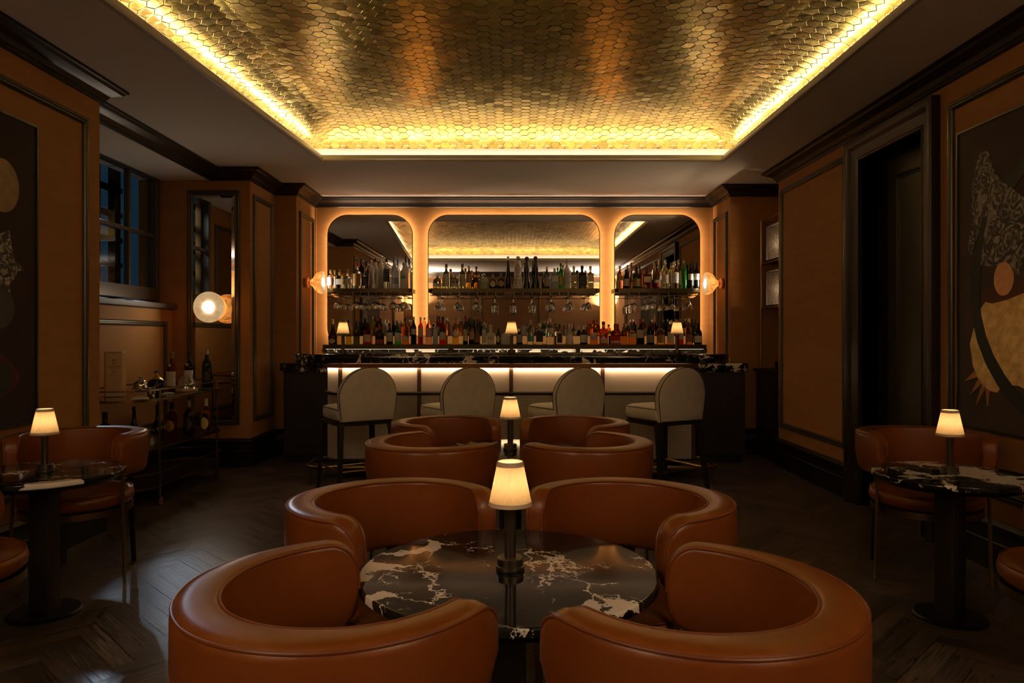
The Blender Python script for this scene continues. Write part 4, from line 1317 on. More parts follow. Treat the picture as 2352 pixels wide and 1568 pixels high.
sh('pale_swirl', [R_(*p) for p in ((150, 500), (158, 482), (178, 474), (192, 480), (190, 500), (176, 500), (164, 520), (170, 545), (158, 575), (150, 545))], mat('pale_grey_paint', (0.30, 0.27, 0.25), .6))
sh('pale_swirl', [R_(*p) for p in ((195, 565), (205, 556), (220, 562), (218, 580), (205, 585), (196, 620), (190, 665), (180, 670), (176, 655), (188, 610))], MATS['pale_grey_paint'])
cx, cz = R_(263, 852); 
sh('peach_disc', [(cx + .073 * cos(a), cz + .088 * sin(a)) for a in [2 * pi * i / 40 for i in range(40)]], PEACH)
for tri in (((90, 1308), (134, 1262), (147, 1290)), ((117, 1368), (152, 1296), (166, 1318)), ((140, 1418), (168, 1322), (183, 1338)), ((192, 1418), (186, 1340), (201, 1350))):
    sh('copper_spike', [R_(*p) for p in tri], SPIKE)
L_ = lambda px, py: (1650.0 * (-XL - .027) / (1172 - px), EYE + (772 - py) * (-XL - .027) / (1172 - px))
sh = painting(1, 2.30, 3.955, .775, 2.405, 'dark abstract painting with a dull gold oval on the left wall')
cy, cz = L_(6, 425)
sh('gold_oval', [(cy + .125 * cos(a), cz + .138 * sin(a)) for a in [2 * pi * i / 40 for i in range(40)]], DLEAF)
sh('marbled_shape', [L_(*p) for p in ((22, 528), (28, 570), (34, 600), (48, 610), (56, 622), (40, 622), (34, 640), (22, 650), (24, 672), (14, 690), (-60, 700), (-90, 640), (-60, 560))], MARBLED)
cy, cz = L_(2, 706)
sh('black_disc', [(cy + .10 * cos(a), cz + .105 * sin(a)) for a in [2 * pi * i / 36 for i in range(36)]], FRM)
cy, cz = L_(2, 868)
sh('red_leaf', [L_(*p) for p in ((0, 812), (22, 828), (38, 850), (47, 868), (36, 888), (18, 905), (0, 916), (-60, 900), (-80, 868), (-60, 830))], DRED)
sh('green_disc', [(cy + .03 + .075 * cos(a) - .03, cz + .09 * sin(a)) for a in [2 * pi * i / 36 for i in range(36)]], GREENP)

# ================================================================== DRINKS NICHE ON THE RIGHT
nb = thing('niche_cabinet', 'dark cabinet filling the lower part of the drinks niche', 'cabinet', (2.62, 6.97, 0))
MB().box(0.0, .42, .01, .68, 0, .885).build('cabinet_body', WOOD, nb, smooth=False, bevel=.004)
MB().box(-.03, .42, .0, .69, .885, .915).build('counter_top', BLACKM, nb, smooth=False, bevel=.004)
ns = thing('niche_shelving', 'brass-posted shelving with two glowing mesh-fronted boxes in the niche', 'shelf', (2.62, 6.97, .915))
for y in (.02, .53):
    b = MB().tube([(0, y, 0), (0, y, 1.54)], .009, 10)
    for z in (.63, 1.085, 1.53): b.lathe([(.013, z - .012), (.015, z), (.013, z + .012)], 12, (0, y, 0))
    b.build('post', BRASSD, ns)
WIRE = mat('dark_wire_mesh', (0.05, 0.035, 0.02), .4, metal=.6)
for z0, z1 in ((.655, 1.02), (1.12, 1.485)):
    MB().box(.03, .40, .05, .50, z0 - .03, z0).build('shelf_board', BLACKM, ns, smooth=False)
    b = MB()
    b.box(.03, .06, .05, .075, z0, z1); b.box(.03, .06, .475, .50, z0, z1); b.box(.03, .06, .05, .50, z1 - .02, z1); b.box(.06, .40, .05, .50, z1 - .01, z1)
    b.box(.39, .40, .05, .50, z0, z1); b.box(.06, .39, .488, .50, z0, z1 - .02)
    b.build('box_frame', WOOD, ns, smooth=False)
    MB().box(.375, .388, .06, .49, z0, z1 - .011).build('lit_back', PANEL, ns, smooth=False)
    MB().box(.33, .35, .08, .47, z0, z0 + .012).build('light_strip', LED_NIC, ns, smooth=False)
    b = MB(); k = 0
    s = .017
    y = .08
    while y < .475:
        pts = [(.045, y + (s * .5 if i % 2 else -s * .5), z0 + i * .0165) for i in range(int((z1 - z0 - .02) / .0165) + 1)]
        b.tube(pts, .0022, 4)
        pts = [(.045, y + (-s * .5 if i % 2 else s * .5), z0 + i * .0165) for i in range(int((z1 - z0 - .02) / .0165) + 1)]
        b.tube(pts, .0022, 4)
        y += s * 2
    b.build('wire_mesh', WIRE, ns, smooth=False)
for z in (.63, 1.085, 1.53):
    MB().tube([(0, .02, z), (0, .53, z), (.38, .53, z)], .006, 8).build('cross_bar', BRASSD, ns)
o = MB().lathe([(1e-4, 0), (.030, 0), (.034, .02), (.036, .085), (.033, .085), (.031, .02), (1e-4, .012)], 24).build('tumbler_cup', mat('smoked_glass', (.02, .018, .016), .08), None, loc=(2.66, 7.12, .915))
tag(o, 'small dark tumbler standing on the niche cabinet', 'glass')

# ================================================================== BAR TROLLEY
ROT = radians(-2.6)
CX, CYA, CYB, CR = -2.873, 5.36, 6.30, .268
tr = thing('bar_trolley', 'oval brass bar trolley with three tiers under the recess window', 'trolley', (CX, CYA, 0), ROT)
LYS = CYB - CYA
def oval(r, z):
    return [(x, y, z) for x, y in arc(0, 0, r, pi, 2 * pi, 18) + arc(0, LYS, r, 0, pi, 18)]
def band(z, h, th=.004, r=CR):
    o_, i_ = oval(r, z), oval(r - th, z); n = len(o_)
    return MB().add(o_ + [(p[0], p[1], z + h) for p in o_] + [(p[0], p[1], z + h) for p in i_] + i_,
                    [(a * n + i, a * n + (i + 1) % n, ((a + 1) % 4) * n + (i + 1) % n, ((a + 1) % 4) * n + i) for a in range(4) for i in range(n)])
for nm, z, h in (('top_rail', .848, .012), ('tray_rim', .770, .020), ('middle_rail', .410, .018), ('guard_rail', .235, .012), ('base_rail', .130, .016)):
    band(z, h).build(nm, BRASSD, tr, angle=30)
TRAYG = mat('dark_trolley_glass', (.02, .016, .012), .06, spec=.6)
for nm, z in (('tray', .779), ('middle_shelf', .413), ('bottom_shelf', .132)):
    MB().prism([(p[0], p[1]) for p in oval(CR - .004, 0)], 'z', z, z + .009).build(nm, TRAYG if nm == 'tray' else WOOD, tr, angle=30)
for x, y in ((CR - .004, 0), (-CR + .004, 0), (CR - .004, LYS), (-CR + .004, LYS)):
    b = MB().box(x - .006, x + .006, y - .012, y + .012, .062, .86)
    b.build('post', BRASSD, tr, smooth=False, bevel=.002)
    w = MB().tube([(x - .011, y, .030), (x + .011, y, .030)], .030, 22)
    cst = w.build('caster', BRASS, tr, angle=40)
    MB().tube([(x, y, .030), (x, y, .065)], .009, 8).build('caster_fork', BLACKM, cst)
# strip that drops from the tray at the far end and sweeps into the middle rail
pth = [(CR + .001, LYS - .12, .775), (CR + .001, LYS - .12, .60)] + [(CR + .001, LYS - .12 - .16 + .16 * cos(a), .585 - .165 * sin(a)) for a in [.5 * pi * i / 10 for i in range(11)]] + [(CR + .001, .02, .42)]
b = MB().sweep(pth, (1, 0, 0), [(-.009, -.002), (.009, -.002), (.009, .002), (-.009, .002)])
b.build('curved_strap', BRASS, tr, angle=30)
TOPZ, MIDZ = .7885, .4225
# ================================================================== BOTTLES
def gl(name, col, trans, rough=.03, ior=1.33, spec=.5):
    return mat('bottle_' + name, col, rough, trans=trans, ior=ior, spec=spec)
G = {
 'clear': gl('clear_glass', (.92, .94, .88), 1.0), 'pale': gl('pale_green_glass', (.80, .86, .62), 1.0), 'straw': gl('straw_spirit', (.88, .76, .32), 1.0),
 'frost': gl('frosted_glass', (.84, .85, .76), .35, .45), 'frostg': gl('frosted_green_glass', (.42, .58, .46), .35, .4), 'frostb': gl('frosted_blue_glass', (.76, .80, .86), .35, .45),
 'amber': gl('amber_spirit', (.72, .27, .04), .92), 'gold': gl('golden_spirit', (.85, .52, .10), .95), 'orange': gl('orange_liqueur', (.80, .26, .04), .8),
 'red': gl('red_aperitif', (.62, .02, .012), .75), 'deepred': gl('deep_red_whisky', (.36, .035, .010), .8), 'pink': gl('pink_spirit', (.86, .52, .40), .95),
 'brown': gl('dark_brown_glass', (.045, .016, .006), .3), 'dark': gl('near_black_glass', (.010, .009, .007), 0, .05), 'green': gl('bright_green_glass', (.04, .50, .05), .85),
 'dgreen': gl('dark_green_glass', (.015, .030, .010), .35), 'olive': gl('olive_glass', (.11, .16, .03), .7), 'teal': gl('blue_green_glass', (.42, .66, .62), .9), 'blue': gl('pale_blue_glass', (.50, .68, .76), .6, .2),
 'smoke': gl('smoky_glass', (.12, .12, .10), .7), 'white': mat('bottle_white_ceramic', (.66, .62, .56), .3), 'navy': mat('bottle_navy_ceramic', (.008, .014, .020), .12), 'ink': mat('bottle_green_black_ceramic', (.008, .012, .009), .12),
 'silverg': gl('silvered_glass', (.70, .68, .66), .5, .15), 'skyblue': mat('bottle_sky_blue_tin', (.44, .56, .60), .35), 'yellow': gl('yellow_liqueur', (.80, .66, .06), .8),
 'grey': gl('grey_glass', (.40, .40, .36), .8),
}
CAPS = {'black': mat('cap_black', (.012, .012, .012), .3), 'silver': mat('cap_silver', (.55, .54, .52), .25, metal=.9), 'cork': mat('cap_cork', (.34, .20, .09), .7), 'red': mat('cap_red', (.42, .018, .015), .35), 'yellow': mat('cap_yellow', (.62, .42, .08), .4), 'white': mat('cap_white', (.62, .59, .53), .4), 'green': mat('cap_green', (.03, .16, .03), .4), 'glass': CRYSTAL, 'orange': mat('cap_orange', (.70, .24, .03), .4), 'gold': mat('cap_gold', (.60, .40, .12), .3, metal=.9), 'blue': mat('cap_blue', (.10, .13, .24), .4), 'brown': mat('cap_brown', (.07, .03, .015), .5), 'pink': mat('cap_pink', (.42, .25, .20), .5), 'teal': mat('cap_teal', (.06, .17, .15), .4)}
def label_mat(name, paper, ink, density=.40):
    """paper label with rows of small print"""
    key = 'label_' + name
    if key in MATS: return MATS[key]
    m, nt, b = new_mat(key)
    tc = N(nt, 'ShaderNodeTexCoord'); sp = N(nt, 'ShaderNodeSeparateXYZ'); nt.links.new(tc.outputs['Generated'], sp.inputs[0])
    w = N(nt, 'ShaderNodeMath', operation='MULTIPLY'); w.inputs[1].default_value = 5.0; nt.links.new(sp.outputs['Z'], w.inputs[0])
    f = N(nt, 'ShaderNodeMath', operation='FRACT'); nt.links.new(w.outputs[0], f.inputs[0])
    g = N(nt, 'ShaderNodeMath', operation='LESS_THAN'); g.inputs[1].default_value = .42; nt.links.new(f.outputs[0], g.inputs[0])
    mp = N(nt, 'ShaderNodeMapping'); mp.inputs['Scale'].default_value = (16, 1, 5); nt.links.new(tc.outputs['Generated'], mp.inputs[0])
    n = N(nt, 'ShaderNodeTexNoise'); n.inputs['Scale'].default_value = 1.6; nt.links.new(mp.outputs[0], n.inputs['Vector'])
    g2 = N(nt, 'ShaderNodeMath', operation='GREATER_THAN'); g2.inputs[1].default_value = 1 - density; nt.links.new(n.outputs['Fac'], g2.inputs[0])
    mu = N(nt, 'ShaderNodeMath', operation='MULTIPLY'); nt.links.new(g.outputs[0], mu.inputs[0]); nt.links.new(g2.outputs[0], mu.inputs[1])
    mx = N(nt, 'ShaderNodeMix', data_type='RGBA'); nt.links.new(mu.outputs[0], mx.inputs['Factor'])
    mx.inputs['A'].default_value = (*paper, 1); mx.inputs['B'].default_value = (*ink, 1)
    nt.links.new(mx.outputs['Result'], b.inputs['Base Color']); b.inputs['Roughness'].default_value = .55
    MATS[key] = m
    return m
LB = {'white': label_mat('white', (.66, .63, .56), (.12, .10, .09)), 'cream': label_mat('cream', (.60, .52, .34), (.10, .07, .04)), 'tan': label_mat('tan', (.40, .29, .12), (.06, .04, .02)), 'black': label_mat('black', (.014, .013, .012), (.42, .40, .36)),
 'grey': label_mat('grey', (.30, .29, .28), (.05, .05, .05)), 'red': label_mat('red', (.46, .03, .03), (.6, .55, .5)), 'gold': label_mat('gold', (.48, .26, .07), (.12, .06, .02)), 'blue': label_mat('blue', (.22, .28, .42), (.5, .55, .6)), 'teal': label_mat('teal', (.05, .26, .28), (.6, .6, .55)),
 'brown': label_mat('brown', (.22, .12, .06), (.55, .36, .16)), 'redwhite': label_mat('redwhite', (.68, .62, .56), (.50, .06, .05), .55), 'clearprint': label_mat('clearprint', (.52, .54, .48), (.10, .11, .09), .45), 'green': label_mat('green', (.10, .30, .14), (.6, .5, .1)), 'yellow': label_mat('yellow', (.58, .50, .12), (.40, .06, .02)), 'silver': label_mat('silver', (.50, .50, .52), (.2, .2, .2)), 'pinkgrey': label_mat('pinkgrey', (.36, .25, .20), (.14, .09, .07))}
# body profiles: (radius, height) fractions; first number = height where the glass body ends and the cap begins
SH = {
 'tall':   (.90, [(.92, 0), (1, .02), (1, .60), (.92, .67), (.60, .73), (.36, .78), (.31, .84), (.31, .90)]),
 'wine':   (.88, [(.92, 0), (1, .02), (1, .58), (.90, .66), (.55, .74), (.40, .80), (.36, .88)]),
 'liqueur':(.88, [(.94, 0), (1, .02), (1, .50), (.86, .60), (.55, .70), (.40, .78), (.34, .88)]),
 'squat':  (.80, [(.94, 0), (1, .03), (1, .52), (.94, .60), (.70, .67), (.38, .71), (.32, .80)]),
 'whisky': (.86, [(.94, 0), (1, .02), (1, .56), (.94, .62), (.62, .68), (.38, .73), (.34, .86)]),
 'bell':   (.90, [(.82, 0), (.88, .02), (1, .30), (.92, .38), (.62, .48), (.40, .58), (.30, .72), (.27, .90)]),
 'globe':  (.86, [(.60, 0), (.80, .04), (1, .30), (.96, .46), (.72, .60), (.38, .68), (.30, .74), (.30, .86)]),
 'taper':  (.90, [(.95, 0), (1, .02), (.98, .25), (.72, .50), (.48, .70), (.36, .90)]),
 'cone':   (.80, [(1, 0), (1, .02), (.80, .40), (.60, .66), (.56, .72), (.56, .80)]),
 'decanter':(.86, [(1, 0), (1, .03), (.82, .20), (.66, .34), (.62, .42), (.70, .52), (.72, .58), (.62, .68), (.50, .78), (.46, .86)]),
 'ball':   (.72, [(.90, 0), (1, .06), (1, .46), (.90, .56), (.60, .62), (.34, .66), (.30, .72)]),
 'longneck':(.86, [(.5, 0), (.62, .02), (1, .22), (1, .36), (.62, .50), (.32, .58), (.27, .86)]),
}
def bottle(x, y, z, h, r, shape, glass, cap, label=None, lab=(.14, .48), label2=None, lab2=None, square=False, name='bottle', capstyle=None, rot=0.0, round_label=False):
    t = thing(name, 'bottle', 'bottle', (x, y, z), rot)
    ce, prof = SH[shape]
    seg = 16
    if square:
        # square-section body below the shoulder, round neck above
        zs = prof[-3][1] if shape != 'squat' else .58
        b = MB()
        hs = zs * h
        lv = [(.94, 0), (1, .015), (1, .93), (.90, 1.0)]
        pl = rrect(-r, r, -r, r, r * .18, 3); n = len(pl); vs = []; fs = []
        for s, f in lv: vs += [(p[0] * s, p[1] * s, hs * f) for p in pl]
        for k in range(len(lv) - 1): fs += [(k * n + i, k * n + (i + 1) % n, (k + 1) * n + (i + 1) % n, (k + 1) * n + i) for i in range(n)]
        fs += [tuple(range(n))[::-1], tuple(range(3 * n, 4 * n))]
        b.add(vs, fs)
        nr = prof[-1][0] * r
        b.lathe([(min(r * .85, nr * 2.0), hs - .001), (nr * 1.2, hs + .15 * (ce * h - hs)), (nr, hs + .4 * (ce * h - hs)), (nr, ce * h)], seg)
    else:
        b = MB().lathe([(max(1e-4, a * r), q * h) for a, q in prof], 20)
        zs = .6; nr = prof[-1][0] * r
    b.build('glass_body', G[glass], t, angle=40)
    cr = nr * 1.18
    if capstyle == 'ball':
        q = h * (1 - ce) / 2
        b = MB().lathe([(nr * .9, ce * h), (nr * .9, ce * h + q * .3)], 14)
        b.sphere((0, 0, ce * h + q * 1.05), q * .95, 14, 8)
        b.build('stopper', CAPS[cap], t, angle=50)
    elif capstyle == 'sleeve':        # foil over the whole neck
        z0 = ce * h - .10 * h
        MB().lathe([(cr, z0), (cr, h - .002), (cr * .8, h)], 14).build('cap', CAPS[cap], t, angle=40)
    else:
        MB().lathe([(cr, ce * h - .004), (cr, h - .003), (cr * .85, h)], 14).build('cap', CAPS[cap], t, angle=40)
    for lb, rg in ((label, lab), (label2, lab2)):
        if not lb: continue
        if square:
            hw = r * .80
            if round_label:
                hz = (rg[1] - rg[0]) / 2 * h; cz = (rg[0] + rg[1]) / 2 * h
                MB().prism([(hw * cos(a), cz + hz * sin(a)) for a in [2 * pi * i / 20 for i in range(20)]], 'y', -r - .0012, -r + .001).build('label', LB[lb], t, smooth=False)
            else:
                MB().prism(rrect(-hw, hw, rg[0] * h, rg[1] * h, .003, 2), 'y', -r - .0012, -r + .001).build('label', LB[lb], t, smooth=False)
        else:
            zc = [rg[0] + (rg[1] - rg[0]) * i / 6 for i in range(7)]
            def rad(f):
                for i in range(1, len(prof)):
                    if f <= prof[i][1]:
                        u = (f - prof[i - 1][1]) / (prof[i][1] - prof[i - 1][1]); return r * (prof[i - 1][0] + (prof[i][0] - prof[i - 1][0]) * u)
                return nr
            aw = 1.15
            vs = []; fs = []; m = 12
            for j, f in enumerate(zc):
                u = (j / 6 - .5) * 2
                a_ = aw * (sqrt(max(.02, 1 - u * u)) * .75 if round_label else 1)
                for i in range(m + 1):
                    a = -pi / 2 - a_ + 2 * a_ * i / m
                    vs.append(((rad(f) + .0009) * cos(a), (rad(f) + .0009) * sin(a), f * h))
            for j in range(6):
                for i in range(m): fs.append((j * (m + 1) + i, j * (m + 1) + i + 1, (j + 1) * (m + 1) + i + 1, (j + 1) * (m + 1) + i))
            MB().add(vs, fs).build('label', LB[lb], t, angle=60)
    return t
def row(data, Y, zbase, group, where, stagger=.032):
    """data rows: px, width px, top py, shape, glass, cap, label, opts, description; listed left to right"""
    out_ = []
    # settle neighbours: stagger, then slim, until no two bottles touch
    plan = []
    for d in data:
        y = Y + dict(d[7]).get('dy', 0)
        plan.append([PX(d[0], y), y, d[1] / 2 * y / 1650 * .98, 1.22 if dict(d[7]).get('square') else 1.0])
    for k in range(len(plan)):
        if k and plan[k][0] - plan[k - 1][0] < plan[k][2] * plan[k][3] + plan[k - 1][2] * plan[k - 1][3] + .003 and plan[k - 1][1] <= Y + .001: plan[k][1] += stagger
    for _ in range(30):
        for i in range(len(plan)):
            for j in range(i + 1, min(i + 5, len(plan))):
                a, c = plan[i], plan[j]
                dd = sqrt((a[0] - c[0]) ** 2 + (a[1] - c[1]) ** 2)
                if dd < a[2] * a[3] + c[2] * c[3] + .0015: a[2] *= .985; c[2] *= .985
    for d, pl in zip(data, plan):
        px, w, top, shape, glass, cap, lab, opt, desc = d
        opt = dict(opt)
        opt.pop('dy', 0); y = pl[1]
        h = PZ(top, y) - zbase
        r = pl[2]
        t = bottle(PX(px, y), y, zbase, h, r, shape, glass, cap, lab, **opt)
        t['group'] = group
        t['desc_'] = desc
        out_.append(t)
    total = {}
    for t in out_: total[t['desc_']] = total.get(t['desc_'], 0) + 1
    seen = {}
    for k, t in enumerate(out_):
        d = t['desc_']
        if total[d] > 1:
            i = seen.get(d, 0); seen[d] = i + 1
            t['label'] = '%s, %s such from the left %s' % (d, ORD[i], where)
        else:
            t['label'] = '%s %s' % (d, where)
        del t['desc_']
    return out_
S = {'square': True}
UY = 7.975; UYB = 8.13
UZ = US + .0005
# ---- upper left shelf
row([
 (760, 17, 618, 'squat', 'clear', 'yellow', 'redwhite', {'lab': (.16, .58)}, 'white bottle printed with a red figure'),
 (779, 15, 619, 'whisky', 'pale', 'glass', 'clearprint', dict(S, lab=(.20, .50)), 'pale yellow square bottle with a dark feather'),
 (798, 18, 618, 'squat', 'clear', 'glass', 'clearprint', dict(S, lab=(.22, .50)), 'clear square bottle with a dark feather'),
 (820, 19, 602, 'whisky', 'clear', 'red', 'gold', {'lab': (.10, .56)}, 'clear bottle with a tall gold label and red cap'),
 (840, 16, 611, 'whisky', 'clear', 'glass', 'black', {'lab': (.12, .54)}, 'clear bottle wrapped in a black label'),
 (862, 16, 594, 'tall', 'frost', 'black', None, {}, 'frosted bottle with upright script lettering'),
 (888, 15, 594, 'tall', 'clear', 'black', 'black', {'lab': (.22, .64)}, 'clear bottle with a black arched label'),
 (908, 17, 604, 'tall', 'frostb', 'silver', 'blue', {'lab': (.18, .42)}, 'frosted bottle with a blue-grey label'),
 (927, 16, 603, 'tall', 'frost', 'silver', 'green', {'lab': (.36, .50), 'round_label': True}, 'frosted bottle with a green and pink picture'),
 (942, 9, 610, 'tall', 'clear', 'silver', None, {}, 'narrow clear bottle at the shelf end'),
], UY, UZ, 'bottles on the upper left shelf', 'on the upper left shelf')
row([
 (769, 13, 620, 'squat', 'clear', 'yellow', 'white', {}, 'yellow-capped bottle in the back row'),
 (830, 15, 594, 'tall', 'brown', 'black', None, {'capstyle': 'sleeve'}, 'black-necked bottle in the back row'),
 (853, 12, 597, 'tall', 'frost', 'white', None, {}, 'frosted bottle in the back row'),
 (875, 15, 584, 'tall', 'frost', 'glass', None, {'capstyle': 'ball'}, 'glass-stoppered frosted bottle in the back row'),
 (905, 12, 589, 'tall', 'frostb', 'blue', None, {'capstyle': 'sleeve'}, 'blue-capped bottle in the back row'),
 (932, 12, 588, 'tall', 'frost', 'black', None, {'capstyle': 'sleeve'}, 'black-capped frosted bottle in the back row'),
], UYB, UZ, 'bottles on the upper left shelf', 'of the upper left shelf')
# ---- upper centre shelf
uc = row([
 (1005, 22, 626, 'ball', 'straw', 'glass', 'clearprint', {'capstyle': 'ball', 'lab': (.10, .32)}, 'squat yellow bottle with a round glass stopper'),
 (1025, 16, 606, 'whisky', 'pale', 'cork', 'clearprint', {'lab': (.08, .58)}, 'tall pale embossed bottle'),
 (1045, 21, 626, 'ball', 'pale', 'glass', 'clearprint', {'capstyle': 'ball', 'lab': (.10, .32)}, 'squat pale green bottle with a round glass stopper'),
 (1062, 16, 606, 'whisky', 'pale', 'cork', 'cream', {'lab': (.08, .58)}, 'tall pale embossed bottle'),
 (1077, 15, 610, 'tall', 'gold', 'white', 'pinkgrey', {'lab': (.24, .58)}, 'golden bottle with a grey label and pale cap'),
 (1094, 14, 612, 'tall', 'amber', 'black', 'black', {'lab': (.26, .50)}, 'amber bottle with a black label'),
 (1111, 25, 627, 'ball', 'frostg', 'silver', 'clearprint', {'capstyle': 'ball', 'lab': (.14, .46), 'round_label': True}, 'round frosted sea-green bottle'),
 (1132, 17, 629, 'ball', 'brown', 'cork', 'cream', {'lab': (.10, .52), 'round_label': True}, 'squat dark bottle with a round cream label'),
 (1151, 18, 627, 'ball', 'brown', 'cork', 'pinkgrey', {'lab': (.12, .52), 'round_label': True}, 'squat dark bottle with a round mauve label'),
 (1167, 13, 589, 'taper', 'dark', 'silver', None, {}, 'tall tapering black bottle with a silver cap'),
 (1190, 24, 588, 'decanter', 'white', 'silver', None, {'capstyle': 'ball'}, 'white ceramic decanter painted with dark swirls'),
 (1210, 17, 589, 'decanter', 'navy', 'brown', None, {'capstyle': 'ball'}, 'dark blue ceramic decanter'),
 (1230, 19, 588, 'decanter', 'ink', 'brown', None, {'capstyle': 'ball'}, 'green-black ceramic decanter'),
 (1256, 14, 612, 'tall', 'smoke', 'silver', 'grey', {'lab': (.10, .46)}, 'smoky grey bottle'),
 (1274, 17, 616, 'whisky', 'blue', 'silver', 'white', dict(S, lab=(.34, .62), label2='blue', lab2=(.06, .32)), 'pale blue square bottle with a white label'),
 (1288, 12, 604, 'wine', 'green', 'green', 'yellow', {'lab': (.14, .50)}, 'bright green bottle with a yellow and red label'),
 (1302, 15, 596, 'tall', 'white', 'pink', 'clearprint', {'lab': (.16, .56)}, 'tall white printed bottle with a pink stopper'),
 (1318, 15, 611, 'whisky', 'clear', 'silver', 'cream', dict(S, lab=(.30, .60), label2='cream', lab2=(.06, .26)), 'square cream-labelled bottle'),
 (1337, 18, 610, 'whisky', 'smoke', 'black', 'black', dict(S, lab=(.08, .58)), 'square bottle with a black label and black stopper'),
 (1356, 15, 611, 'whisky', 'clear', 'silver', 'cream', dict(S, lab=(.30, .60), label2='cream', lab2=(.06, .26)), 'square cream-labelled bottle'),
], UY, UZ, 'bottles on the upper centre shelf', 'on the upper centre shelf')
# ---- upper right shelf
row([
 (1424, 17, 611, 'tall', 'pink', 'silver', 'gold', {'lab': (.36, .56)}, 'peach-coloured bottle'),
 (1438, 17, 618, 'liqueur', 'dark', 'black', 'white', {'lab': (.14, .50)}, 'dark bottle with a square white label'),
 (1462, 20, 612, 'squat', 'dgreen', 'black', 'tan', dict(lab=(.10, .44)), 'squat black-green bottle with an olive label'),
 (1485, 20, 614, 'whisky', 'deepred', 'brown', 'cream', dict(S, lab=(.28, .56)), 'square dark red bottle with a cream label'),
 (1508, 14, 605, 'whisky', 'deepred', 'black', 'white', {'lab': (.22, .34), 'label2': 'black', 'lab2': (.34, .52)}, 'red bottle with a black and white label'),
 (1528, 18, 597, 'tall', 'clear', 'silver', 'white', {'lab': (.18, .48)}, 'clear tall bottle with a white label'),
 (1550, 18, 600, 'tall', 'clear', 'silver', 'silver', {'lab': (.20, .58)}, 'clear tall bottle with a silver label'),
 (1571, 13, 596, 'tall', 'green', 'glass', None, {}, 'glowing green bottle'),
 (1586, 13, 605, 'wine', 'dark', 'black', 'white', {'lab': (.34, .58)}, 'black bottle with a white band'),
 (1600, 13, 604, 'wine', 'dark', 'black', 'white', {'lab': (.34, .58)}, 'black bottle with a white band'),
], UY, UZ, 'bottles on the upper right shelf', 'on the upper right shelf')
row([
 (1450, 15, 603, 'longneck', 'gold', 'cork', None, {'capstyle': 'sleeve'}, 'golden long-necked bottle in the back row'),
 (1469, 13, 609, 'whisky', 'amber', 'brown', 'gold', {}, 'amber bottle in the back row'),
 (1513, 11, 597, 'tall', 'clear', 'yellow', None, {'capstyle': 'sleeve'}, 'yellow-capped bottle in the back row'),
 (1527, 12, 593, 'tall', 'clear', 'green', None, {'capstyle': 'sleeve'}, 'green-capped bottle in the back row'),
 (1540, 10, 604, 'tall', 'yellow', 'cork', 'yellow', {}, 'yellow bottle in the back row'),
 (1558, 13, 596, 'tall', 'clear', 'silver', 'redwhite', {}, 'clear bottle with a red bird in the back row'),
 (1592, 12, 602, 'wine', 'dark', 'black', 'white', {}, 'black bottle in the back row'),
], UYB, UZ, 'bottles on the upper right shelf', 'of the upper right shelf')
